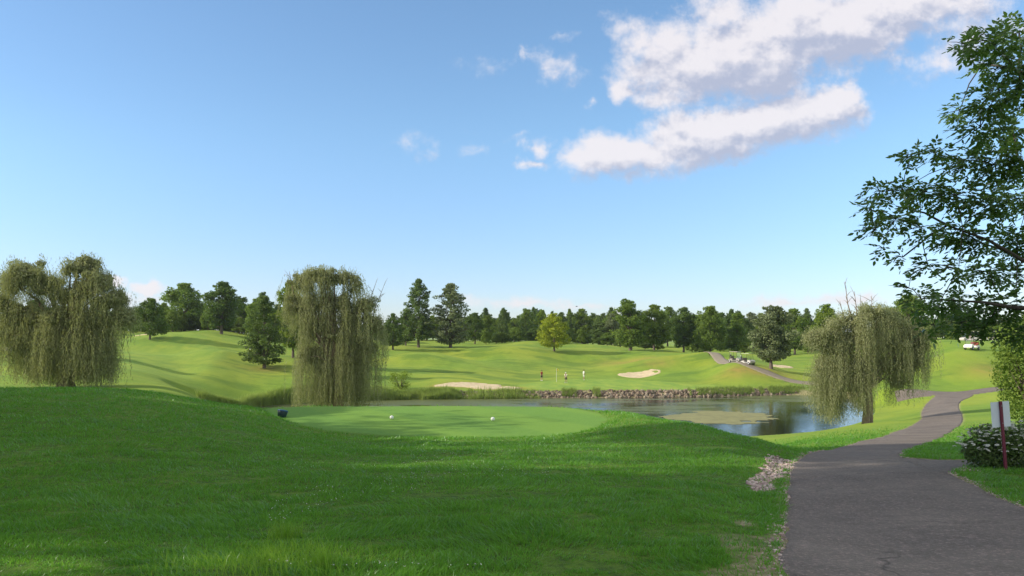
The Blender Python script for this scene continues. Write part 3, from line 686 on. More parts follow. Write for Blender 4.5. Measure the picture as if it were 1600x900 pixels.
willow(103, 55, 'widest willow, at the left edge of the photo behind the grassy mound',
       [(48, 428, 34, 26, 22, 490, 1.6), (22, 448, 26, 24, 14, 510, 1.5), (-8, 478, 26, 28, 16, 560, 1.3), (76, 452, 26, 26, 16, 520, 1.5), (128, 422, 26, 22, 16, 480, 1.5), (150, 444, 24, 24, 16, 510, 1.3),
        (176, 472, 20, 24, 14, 530, 1.0), (192, 500, 14, 26, 10, 552, .9), (118, 468, 30, 24, 16, 540, 1.2), (30, 500, 34, 26, 22, 598, 1.0), (75, 505, 30, 24, 20, 600, .8), (110, 505, 34, 26, 22, 604, .5),
        (145, 508, 28, 24, 18, 604, .5), (52, 540, 30, 24, 18, 606, .4), (95, 545, 32, 24, 20, 607, .3), (135, 545, 30, 24, 20, 607, .3), (160, 540, 20, 24, 12, 606, .4), (8, 525, 20, 24, 8, 590, .8)], .5, seed=11)
willow(528, 68, 'tallest narrowest willow, standing in the middle left of the pond',
       [(470, 446, 22, 22, 13, 520, 1.3), (498, 434, 24, 18, 15, 500, 1.4), (528, 438, 22, 20, 14, 520, 1.4), (552, 450, 14, 18, 6, 500, 1.0), (462, 480, 16, 26, 9, 530, 1.0), (490, 480, 28, 24, 17, 545, 1.0),
        (528, 480, 26, 26, 17, 560, 1.0), (572, 482, 18, 20, 8, 545, 1.0), (552, 505, 24, 26, 16, 600, .8), (582, 510, 14, 28, 9, 600, .9), (500, 515, 26, 24, 14, 590, .6), (530, 530, 26, 26, 18, 640, .5),
        (572, 545, 18, 28, 14, 645, .5), (486, 558, 22, 20, 16, 646, .3), (545, 570, 26, 24, 18, 650, .4), (512, 575, 22, 24, 14, 650, .4), (592, 470, 8, 14, 2, 520, .8)], .5,
       twigs=[(600, 446, 578), (588, 440, 570), (452, 424, 470)], seed=12, leaf=.2)
willow(1353, 60, 'willow leaning over the right end of the pond beside the cart path',
       [(1325, 506, 34, 24, 20, 580, 1.3), (1360, 494, 32, 20, 19, 570, 1.4), (1396, 505, 30, 22, 18, 580, 1.3), (1290, 526, 28, 14, 16, 585, 1.3), (1270, 530, 13, 9, 6, 570, 1.0), (1422, 524, 22, 22, 14, 600, 1.0),
        (1345, 530, 36, 22, 20, 625, .9), (1308, 548, 28, 20, 18, 640, .8), (1385, 540, 34, 22, 20, 618, .9), (1436, 550, 13, 26, 11, 606, .8), (1294, 574, 18, 20, 14, 655, .6), (1322, 580, 24, 20, 18, 657, .5),
        (1354, 574, 26, 18, 14, 632, .7), (1390, 574, 26, 18, 15, 626, .8), (1422, 570, 18, 18, 11, 618, .8), (1307, 612, 13, 18, 12, 668, .2), (1330, 604, 14, 14, 9, 654, .4), (1404, 600, 14, 12, 6, 640, .4)], .28,
       stems=[((0, 0), .29), ((.45, .2), .22)], twigs=[(1320, 440, 1335), (1335, 455, 1340), (1362, 462, 1360), (1312, 470, 1330), (1345, 470, 1345)], seed=13, leaf=.17)

# ------------------------------------------------------------------ near tree and shrub on the right
def leaflet_mesh(C, Dv, size, nper=7):
    """pinnate leaves: a rachis from C along Dv with paired leaflets"""
    V = []
    n = len(C)
    for k in range(nper):
        f = (k//2+1)/((nper+1)/2); side = (1 if k % 2 else -1) if k < nper-1 else 0
        D = Dv/np.linalg.norm(Dv, axis=1)[:, None]; up = np.array([0, 0, 1.0])
        S = np.cross(D, up); S /= np.linalg.norm(S, axis=1)[:, None]+1e-6; N = np.cross(S, D)
        ld = D*(.55 if side else 1)+S*side*.85+rng.normal(size=(n, 3))*.22+np.array([0, 0, -.25])
        ld /= np.linalg.norm(ld, axis=1)[:, None]; L = size*(.8+.4*rng.random(n))*(.8+.3*f)
        c = C+D*(size*1.7*f)+ld*(L*.5)[:, None]; c[:, 2] -= size*.5*f*f
        nn = N+rng.normal(size=(n, 3))*.45; S2 = np.cross(ld, nn); S2 /= np.linalg.norm(S2, axis=1)[:, None]
        l = (L/2)[:, None]; w = l*.46
        q = np.stack([c-ld*l, c-ld*l*.35+S2*w, c+ld*l*.35+S2*w*.8, c+ld*l, c+ld*l*.35-S2*w*.8, c-ld*l*.35-S2*w], 1)
        V.append(q.reshape(-1, 3))
    V = np.concatenate(V); return V
def near_tree():
    global rng; rng = np.random.default_rng(31); random.seed(31)
    px, d = 1790, 12.5; x0 = PX(px, d); z0 = H(x0, d)
    root = empty('ash_tree', (x0, d, z0)); tag(root, 'large near tree leaning in from the right edge with dark leafy boughs against the sky', 'tree')
    bl = [(1510, 70, 26), (1550, 62, 38), (1592, 50, 38), (1535, 100, 22), (1582, 100, 40), (1545, 150, 34), (1592, 140, 42), (1500, 172, 24), (1532, 198, 36), (1580, 200, 42),
          (1425, 242, 20), (1462, 238, 22), (1508, 250, 32), (1555, 258, 40), (1595, 250, 40), (1375, 300, 22), (1362, 328, 20), (1368, 360, 20), (1410, 296, 26), (1448, 300, 30), (1402, 340, 26),
          (1495, 305, 36), (1545, 320, 40), (1592, 310, 40), (1380, 388, 13), (1440, 355, 28), (1488, 365, 32), (1535, 380, 28), (1590, 375, 34), (1410, 402, 12), (1450, 415, 20), (1498, 420, 26),
          (1545, 425, 28), (1592, 430, 32), (1440, 468, 26), (1478, 470, 32), (1525, 478, 36), (1572, 478, 38), (1458, 508, 16), (1500, 505, 24), (1540, 510, 24), (1420, 450, 14), (1590, 520, 26)]
    base = np.array([x0, d, z0]); blobs = []
    for qx, qy, r_ in bl:
        dd = random.uniform(10.6, 14.2) if qx > 1480 else random.uniform(11.2, 13.2)
        c = np.array([PX(qx, dd), dd, (HY-qy)/F*dd])-base; blobs.append((c, r_/F*dd))
    for k in range(85):   # the rest of the crown, out of frame
        u = rv(1)[0]; c = np.array([u[0]*3.6+.8, u[1]*3.8, 6.2+u[2]*4.0])*1
        if (c[0]+x0)/(c[1]+d) < (1625-CX)/F: continue
        blobs.append((c, random.uniform(.35, .6)))
    A = []; Dn = []
    for c, r_ in blobs:
        r_ *= .86; n = int(98*(r_/.35)**2*random.uniform(.75, 1.2)); dv = rv(n); rr_ = r_*rng.random(n)**.6
        A.append(c+dv*rr_[:, None]*np.array([1, 1, .8])); o_ = dv+np.array([-.25, 0, -.15])+rng.normal(size=(n, 3))*.4; o_[:, 2] *= .6; Dn.append(o_)
    A = np.concatenate(A); Dn = np.concatenate(Dn)
    V = leaflet_mesh(A, Dn, .092)
    link('crown', mesh_np('crown', V, np.arange(len(V)).reshape(-1, 6), 6), leafmat('ash_leaves', (.036, .090, .024), (.14, .235, .055), .48, .1, 1.2, gloss=.3), root)
    bm = bmesh.new(); tp = [Vector((0, 0, -.3)), Vector((0, 0, .2)), Vector((-.1, .05, 2.2)), Vector((.1, 0, 4.2)), Vector((.2, .1, 6.5)), Vector((.1, 0, 9.0))]
    tube(bm, tp, [.42, .30, .25, .2, .14, .05], 12)
    # main boughs, twigs to each clump
    hubs = [(np.array([PX(1600, 12.4), 12.4, (HY-408)/F*12.4])-base, 2.6), (np.array([PX(1590, 12.8), 12.8, (HY-250)/F*12.8])-base, 3.6), (np.array([PX(1590, 12), 12, (HY-110)/F*12])-base, 4.6),
            (np.array([PX(1580, 12.6), 12.6, (HY-480)/F*12.6])-base, 2.0), (np.array([1.8, .5, 7.0]), 4.5), (np.array([1.2, 2, 6.0]), 4), (np.array([.9, -2, 6.0]), 4), (np.array([0, 0, 8.5]), 6),
            (np.array([PX(1480, 12.4), 12.4, (HY-352)/F*12.4])-base, None), (np.array([PX(1500, 12.6), 12.6, (HY-470)/F*12.6])-base, None), (np.array([PX(1400, 12.3), 12.3, (HY-322)/F*12.3])-base, None)]
    link_ = {8: 0, 9: 3, 10: 8}
    for i, (h_, zt) in enumerate(hubs):
        e = Vector(h_)
        if zt is not None: s_ = Vector((0, 0, zt)); r0 = .085
        else: s_ = Vector(hubs[link_[i]][0]); r0 = .035 if i != 10 else .022
        mid = s_.lerp(e, .5)+Vector((random.uniform(-.1, .1), random.uniform(-.15, .15), .12*(e-s_).length if zt else .03)); tube(bm, [s_, s_.lerp(mid, .5), mid, mid.lerp(e, .5), e], [r0, r0*.85, r0*.7, r0*.55, r0*.42], 7)
    order = sorted(range(len(blobs)), key=lambda i: np.linalg.norm(blobs[i][0][:2]))
    nodes = [(np.array(h_), .03) for h_, zt in hubs]
    for i in order:
        c, r_ = blobs[i]; rc_ = np.linalg.norm(c[:2])
        j = min(range(len(nodes)), key=lambda q: np.linalg.norm(nodes[q][0]-c)+(3 if np.linalg.norm(nodes[q][0][:2]) > rc_+.1 else 0))
        w_ = max(.008, nodes[j][1]*.7); s_ = Vector(nodes[j][0]); e = Vector(c); mid = s_.lerp(e, .5)+Vector((random.uniform(-.08, .08), random.uniform(-.1, .1), random.uniform(-.02, .1)))
        tube(bm, [s_, mid, e], [w_, w_*.85, w_*.6], 5); nodes.append((c, w_*.85))
        for k in range(5):
            v = Vector(rv(1)[0])*r_*.9; v.z *= .5; v.x -= r_*.3; tube(bm, [e, e+v*.5+Vector((0, 0, .02)), e+v], [.007, .005, .002], 4)
    bm_obj('trunk', bm, simple('dark_bark', (.07, .055, .045), .9, .4, 9, bump=.02), root, True)
near_tree()
def shrub(name, px, d, h, w, n, size, mat, label, cat='shrub', nblob=26, seed=1, low=.1, ry=.9):
    global rng; rng = np.random.default_rng(seed); random.seed(seed)
    p = at(px, d); root = empty(name, p); tag(root, label, cat); V = []; ends = []
    for i in range(nblob):
        u = rv(1)[0]; c = np.array([u[0]*w*.62, u[1]*w*.62*ry, h*low+(u[2]*.5+.5)*h*(.86-low)]); rc = w*random.uniform(.26, .42)
        k = 1-.35*max(0, c[2]/h-.55); c[:2] *= k; ends.append(c)
        V.append(clump_leaves(c, rc, n//nblob, size, .9))
    link('foliage', quadmesh('foliage', np.concatenate(V)), mat, root)
    bm = bmesh.new()
    for c in ends[:16]:
        e = Vector(c); tube(bm, [Vector((random.uniform(-.1, .1)*w, random.uniform(-.1, .1)*w, -.05)), e*.5+Vector((0, 0, .05)), e], [.014*h+.004, .01*h, .002], 5)
    bm_obj('stem', bm, M_BARK, root, True); return root
shrub('tall_shrub', 1628, 27, 5.0, 1.75, 15000, .11, M_L['mid'], 'tall leafy green shrub cut off by the right edge behind the sign', nblob=60, seed=41)
shrub('tall_shrub', 1700, 31, 6.0, 2.6, 12000, .13, M_L['mid'], 'taller green shrub further right beyond the right edge', nblob=60, seed=42)
shrub('shrub', 626, 103, 3.0, 1.9, 1500, .17, M_L['bright'], 'small open yellow green shrub in the reeds right of the middle willow', nblob=18, seed=43)

# flowering bush by the sign, its white heads each a part
fb = shrub('flowering_bush', 1560, 12.7, .72, .66, 6500, .05, leafmat('bush_leaves', (.055, .10, .03), (.16, .22, .075), .3, .1, 3), 'low bush with white flower heads around the foot of the sign post', 'bush', 34, 44, ry=.8)
fb2 = shrub('flowering_bush', 1618, 12.9, .8, .55, 4000, .05, bpy.data.materials['bush_leaves'], 'second white flowered bush at the right edge, right of the sign post', 'bush', 26, 45)
M_PETAL = simple('white_petals', (.78, .78, .72), .7, .08, 20)
bm = bmesh.new()
for k in range(26):
    v = Vector(rv(1)[0]); v.z = abs(v.z)*.5; c = v*.022; q = Matrix.Translation(c) @ Euler((random.uniform(-.7, .7), random.uniform(-.7, .7), random.uniform(0, 6))).to_matrix().to_4x4()
    bmesh.ops.create_circle(bm, cap_ends=True, segments=5, radius=.0095, matrix=q)
bl_me = bpy.data.meshes.new('flower_head'); bm.to_mesh(bl_me); bm.free(); bl_me.materials.append(M_PETAL)
def add_heads(rt, n, w, h):
    extra = bmesh.new()
    for k in range(n+170):
        u = Vector(rv(1)[0]); u.z = abs(u.z)*.9+.08; f = random.uniform(.86, 1.04)
        loc_ = Vector((u.x*w*f, u.y*w*.85*f, h*(.40+.62*u.z*f))); sc_ = random.uniform(.6, 1.35)
        if k < n:
            o = bpy.data.objects.new('flower_head', bl_me); COL.objects.link(o); o.parent = rt; o.location = loc_; o.rotation_euler = (random.uniform(-.5, .5), random.uniform(-.5, .5), k); o.scale = (sc_,)*3
        else:
            c0 = len(extra.verts); extra.from_mesh(bl_me); extra.verts.ensure_lookup_table()
            for v in extra.verts[c0:]: v.co = v.co*sc_*.9+loc_
    tag(bm_obj('flower_heads', extra, M_PETAL, rt), kind='stuff')
add_heads(fb, 96, .66, .74); add_heads(fb2, 96, .58, .82)
# ------------------------------------------------------------------ sign
sgn = empty('sign', at(1571, 12.0, -.05)); tag(sgn, 'white rectangular sign board on a leaning dark red post beside the cart path', 'sign')
M_SIGN = simple('sign_white', (.72, .77, .86), .45, .04, 4); M_RED = simple('dark_red_paint', (.16, .018, .045), .5, .25, 12)
s = 12.0/F; gz0 = sgn.location.z
bot = Vector((0, 0, 0)); topv = Vector(((1562-1571)*s, 0, (HY-627)*s-gz0)); ax = (topv-bot).normalized()
bm = bmesh.new(); rotm = Vector((0, 0, 1)).rotation_difference(ax).to_matrix().to_4x4()
box(bm, bot.lerp(topv, .5)+Vector((0, -.018, 0)), (.045, .03, (topv-bot).length), rotm, .004); bm_obj('post', bm, M_RED, sgn)
bc = Vector(((1563.8-1571)*s, .006, (HY-647.5)*s-gz0)); bm = bmesh.new(); box(bm, bc, (.305, .006, .415), rotm @ Matrix.Rotation(R(0), 4, 'X'), .002); bm_obj('sign_board', bm, M_SIGN, sgn)
for k in (.14, -.14):
    bm = bmesh.new(); q = bc+ax*k+Vector((0, -.04, 0)); bmesh.ops.create_uvsphere(bm, u_segments=8, v_segments=6, radius=.009, matrix=Matrix.Translation(q)); bm_obj('bolt', bm, simple('bolt_steel', (.4, .4, .4), .4, metallic=.8), sgn)

# ------------------------------------------------------------------ tee markers, bucket
M_WHITE = simple('white_paint', (.8, .8, .78), .4, .05, 10)
mk = None
for i, (px, d, lab) in enumerate([(612, 26.9, 'white ball tee marker, the left one of the two on the tee'), (770, 26.4, 'white ball tee marker, the right one of the two on the tee')]):
    p = at(px, d)
    if mk is None:
        mk = empty('tee_marker', p); bm = bmesh.new(); bmesh.ops.create_uvsphere(bm, u_segments=20, v_segments=14, radius=.072, matrix=Matrix.Translation((0, 0, .078)))
        bm_obj('ball', bm, M_WHITE, mk, True); bm = bmesh.new(); tube(bm, [(0, 0, -.08), (0, 0, .03)], [.008, .012], 8); bm_obj('spike', bm, simple('steel', (.4, .4, .4), .4, metallic=.8), mk); o = mk
    else: o = copy_tree(mk); o.location = p
    tag(o, lab, 'tee marker', 'white tee markers on the tee')
bk = empty('bucket', at(440, 27.6)); tag(bk, 'dark teal bucket with a blue lid lying tilted on the left side of the tee', 'bucket')
bk.rotation_euler = (R(-8), R(12), .4)
bm = bmesh.new(); lathe(bm, [(.13, -.02), (.15, 0), (.17, .12), (.18, .2), (.178, .235)]); bm_obj('body', bm, simple('dark_teal_plastic', (.010, .035, .045), .4, .2, 5), bk, True)
bm = bmesh.new(); lathe(bm, [(.188, .225), (.196, .235), (.196, .26), (.17, .275), (.08, .285), (.03, .29)]); bm_obj('lid', bm, simple('blue_plastic', (.02, .09, .22), .4, .1, 5), bk, True)
bm = bmesh.new(); tube(bm, [(math.cos(a)*.196, -.02-math.sin(a)*.05, .23-math.sin(a)*.14) for a in np.linspace(0, math.pi, 12)], [.006]*12, 6); bm_obj('handle', bm, simple('steel_wire', (.3, .3, .3), .4, metallic=.7), bk, True)

# ------------------------------------------------------------------ flagstick
fl = empty('flagstick', at(869.5, 119)); tag(fl, 'thin pale flagstick with a small yellow flag on the green between the golfers', 'flagstick')
bm = bmesh.new(); tube(bm, [(0, 0, -.1), (0, 0, 2.15)], [.022, .018], 8); bm_obj('pole', bm, M_WHITE, fl)
bm = bmesh.new(); nx_, nz_ = 8, 5; g = [[bm.verts.new((.02+i*.045, .03*math.sin(i*.9)*i/8, 2.12-j*.08-.006*i*i*.5)) for i in range(nx_)] for j in range(nz_)]
for j in range(nz_-1):
    for i in range(nx_-1): bm.faces.new((g[j][i], g[j][i+1], g[j+1][i+1], g[j+1][i]))
bmesh.ops.solidify(bm, geom=bm.faces[:], thickness=.004); bm_obj('flag', bm, simple('yellow_flag', (.75, .66, .12), .6, .05), fl, True)
bm = bmesh.new(); lathe(bm, [(.03, 0), (.054, .003), (.054, .006), (.03, .006)], 14); bm_obj('cup', bm, M_WHITE, fl)

# ------------------------------------------------------------------ people
def skin_mesh(name, verts, edges, radii, sub=1):
    me = bpy.data.meshes.new(name); me.from_pydata([tuple(v) for v in verts], edges, []); me.update()
    o = bpy.data.objects.new(name, me); COL.objects.link(o)
    o.modifiers.new('s', 'SKIN'); s_ = o.modifiers.new('u', 'SUBSURF'); s_.levels = s_.render_levels = sub
    sv = me.skin_vertices[0].data if len(me.skin_vertices) else None
    for i, r_ in enumerate(radii):
        r2 = r_ if isinstance(r_, tuple) else (r_, r_); sv[i].radius = r2; sv[i].use_root = (i == 0)
    dg = bpy.context.evaluated_depsgraph_get(); dg.update(); nm = bpy.data.meshes.new_from_object(o.evaluated_get(dg)); nm.name = name
    bpy.data.objects.remove(o); return nm
M_SKIN = simple('skin', (.42, .26, .19), .6, .08, 10)
def person(loc, rz, label, shirt, trousers, cap, bend=0.25, arms='putt', short=True, hair=(.06, .04, .03)):
    root = empty('person', loc, rz); tag(root, label, 'person', 'golfers on the green')
    # joints, facing -Y; bend tips the trunk forward from the hips
    hip = Vector((0, 0, .93)); cb, sb = math.cos(bend), math.sin(bend)
    def up(x, y, h_): return Vector((x, hip.y-h_*sb+y*cb, hip.z+h_*cb+y*sb))
    waist, chest, neckb, neck, headc, crown_ = up(0, 0, .14), up(0, 0, .34), up(0, .01, .50), up(0, 0, .58), up(0, -.02, .69), up(0, -.01, .78)
    J = [hip, waist, chest, neckb, neck, headc, crown_]; rad = [(.155, .11), (.135, .1), (.165, .115), (.085, .07), (.052, .055), (.078, .098), (.05, .065)]
    E = [(0, 1), (1, 2), (2, 3), (3, 4), (4, 5), (5, 6)]; hands = []
    for sg in (-1, 1):
        sh = up(.19*sg, 0, .46); 
        if arms == 'putt': el = sh+Vector((-.01*sg, -.10, -.25)); wr = Vector((.045*sg, el.y-.14, el.z-.19)); ha = wr+Vector((-.02*sg, -.03, -.07))
        elif arms == 'down': el = sh+Vector((.05*sg, .02, -.27)); wr = el+Vector((.02*sg, -.06, -.24)); ha = wr+Vector((0, -.02, -.08))
        else: el = sh+Vector((.05*sg, -.02, -.26)); wr = el+Vector((-.05*sg, -.2, -.04 if sg > 0 else -.2)); ha = wr+Vector((-.03*sg, -.07, -.01))
        b_ = len(J); J += [sh, el, wr, ha]; rad += [.062, .043, .028, (.036, .022)]; E += [(2, b_), (b_, b_+1), (b_+1, b_+2), (b_+2, b_+3)]; hands.append((wr, ha, b_+3))
        # fingers and thumb
        dv = (ha-wr).normalized(); sdv = Vector((0, 1, 0)).cross(dv).normalized() if arms != 'hold' else Vector((1, 0, 0))
        for k, (o_, L) in enumerate([(-.024, .062), (-.008, .075), (.008, .07), (.024, .055)]):
            a_ = ha+sdv*o_+dv*.02; b2 = len(J); J += [a_+dv*L*.5, a_+dv*L*.9+Vector((0, .02, 0))]; rad += [.009, .007]; E += [(b_+3, b2), (b2, b2+1)]
        b2 = len(J); tdir = (dv*.5-Vector((sg, .3, 0))*.6).normalized(); J += [wr+dv*.03+tdir*.035, wr+dv*.03+tdir*.07]; rad += [.011, .009]; E += [(b_+2, b2), (b2, b2+1)]
    knees = []
    for sg in (-1, 1):
        hp = hip+Vector((.095*sg, 0, -.06)); kn = Vector((.13*sg, -.05-.05*bend, .50)); an = Vector((.15*sg, .02, .085)); toe = Vector((.17*sg, -.15, .035))
        b_ = len(J); J += [hp, kn, an, toe]; rad += [.085, .056, .038, (.038, .028)]; E += [(0, b_), (b_, b_+1), (b_+1, b_+2), (b_+2, b_+3)]; knees.append((hp, kn, an, toe))
    body = skin_mesh('body', J, E, rad, 1); link('body', body, M_SKIN, root, True)
    # face and hair
    fwd = Vector((0, -cb, -sb)); upv = Vector((0, -sb, cb))
    bm = bmesh.new(); bmesh.ops.create_uvsphere(bm, u_segments=8, v_segments=6, radius=.013, matrix=Matrix.Translation(headc+fwd*.098-upv*.012)); bm_obj('nose', bm, M_SKIN, root, True)
    for sg in (-1, 1):
        bm = bmesh.new(); bmesh.ops.create_uvsphere(bm, u_segments=8, v_segments=6, radius=.008, matrix=Matrix.Translation(headc+fwd*.088+upv*.012+Vector((.03*sg, 0, 0)))); bm_obj('eye', bm, simple('eye', (.05, .04, .04), .3), root)
        bm = bmesh.new(); bmesh.ops.create_uvsphere(bm, u_segments=8, v_segments=6, radius=.018, matrix=Matrix.Translation(headc+Vector((.08*sg, 0, 0))) @ Matrix.Diagonal((.5, .8, 1.3, 1))); bm_obj('ear', bm, M_SKIN, root, True)
    bm = bmesh.new(); bmesh.ops.create_uvsphere(bm, u_segments=16, v_segments=10, radius=.102, matrix=Matrix.Translation(headc+upv*.035-fwd*.018))
    bmesh.ops.bisect_plane(bm, geom=bm.verts[:]+bm.edges[:]+bm.faces[:], plane_co=headc+upv*.01, plane_no=-upv+fwd*.5, clear_outer=True); bm_obj('hair', bm, simple('hair', hair, .7), root, True)
    if cap:
        bm = bmesh.new(); bmesh.ops.create_uvsphere(bm, u_segments=16, v_segments=10, radius=.108, matrix=Matrix.Translation(headc+upv*.04))
        bmesh.ops.bisect_plane(bm, geom=bm.verts[:]+bm.edges[:]+bm.faces[:], plane_co=headc+upv*.045, plane_no=-upv, clear_outer=True)
        box(bm, headc+upv*.048+fwd*.14, (.13, .11, .008), Matrix.Rotation(bend, 4, 'X')); bm_obj('cap', bm, simple('cap_cloth', cap, .8), root, True)
    # shirt with sleeves, trousers or shorts, shoes: skinned a little larger than the body
    J2 = [up(0, 0, -.06), waist, chest, up(0, 0, .47)]; r2 = [(.175, .135), (.16, .125), (.185, .135), (.11, .09)]; E2 = [(0, 1), (1, 2), (2, 3)]
    for sg in (-1, 1):
        sh = up(.19*sg, 0, .46); i_ = 7 if sg < 0 else 7+10+4
        el = J[[k for k in range(len(J)) if (J[k]-sh).length < 1e-6][0]+1]; b_ = len(J2); J2 += [sh, sh.lerp(el, .8)]; r2 += [.08, .068]; E2 += [(2, b_), (b_, b_+1)]
    link('shirt', skin_mesh('shirt', J2, E2, r2, 1), simple('shirt_cloth', shirt, .85, .05, 6), root, True)
    J3 = [up(0, 0, .04), hip+Vector((0, 0, -.04))]; r3 = [(.168, .13), (.17, .135)]; E3 = [(0, 1)]
    for hp, kn, an, toe in knees:
        b_ = len(J3); J3 += [hp, kn] if short else [hp, kn, an+Vector((0, 0, .02))]; r3 += [.1, .085] if short else [.1, .078, .065]; E3 += [(1, b_), (b_, b_+1)]+([] if short else [(b_+1, b_+2)])
    link('shorts' if short else 'trousers', skin_mesh('trousers', J3, E3, r3, 1), simple('trouser_cloth', trousers, .85, .05, 6), root, True)
    for hp, kn, an, toe in knees:
        link('shoe', skin_mesh('shoe', [an+Vector((0, .03, -.045)), an+Vector((0, -.05, -.045)), toe+Vector((0, -.01, .005))], [(0, 1), (1, 2)], [(.048, .042), (.05, .045), (.045, .034)], 1), M_WHITE, root, True)
    return root, hands
def club(p_hand, p_ground, label):
    o = empty('golf_club', p_ground); tag(o, label, 'golf club'); v = Vector(p_hand)-Vector(p_ground); u = v.normalized()
    bm = bmesh.new(); tube(bm, [u*.03, v], [.006, .007], 6); bm_obj('shaft', bm, simple('club_steel', (.5, .5, .5), .3, metallic=.9), o)
    bm = bmesh.new(); tube(bm, [v-u*.05, v+u*.2], [.012, .014], 8); bm_obj('grip', bm, simple('grip_rubber', (.03, .03, .03), .8), o)
    bm = bmesh.new(); box(bm, (.03, 0, .02), (.11, .03, .03), None, .005); bm_obj('head', bm, bpy.data.materials['club_steel'], o)
for (px, d, rz, lab, sh, tr, cap, bend, arms, short, cl) in [
    (846, 121, .9, 'golfer in a dark red shirt and black shorts, leftmost of the three on the green', (.38, .04, .03), (.03, .025, .02), None, .12, 'down', True, None),
    (884.5, 117, -.4, 'golfer in a white shirt and black shorts bending over a putt right of the flagstick', (.74, .78, .66), (.02, .02, .02), (.7, .7, .68), .28, 'putt', True, 'putter held by the white shirted golfer right of the flagstick'),
    (912, 122, 1.9, 'slim golfer in white top and white shorts, rightmost of the three on the green', (.75, .77, .72), (.66, .68, .62), None, .05, 'hold', True, 'putter held by the rightmost golfer in white')]:
    p = at(px, d); r_, hands = person(p, rz, lab, sh, tr, cap, bend, arms, short)
    if cl:
        Rm = Matrix.Rotation(rz, 4, 'Z'); hm = sum((h_[1] for h_ in hands), Vector())/2 if arms == 'putt' else hands[0][1]
        hand = p+(Rm @ hm); gp = p+(Rm @ Vector((hm.x, hm.y-.22, 0))); gp.z = H(gp.x, gp.y); club(hand, gp, cl)

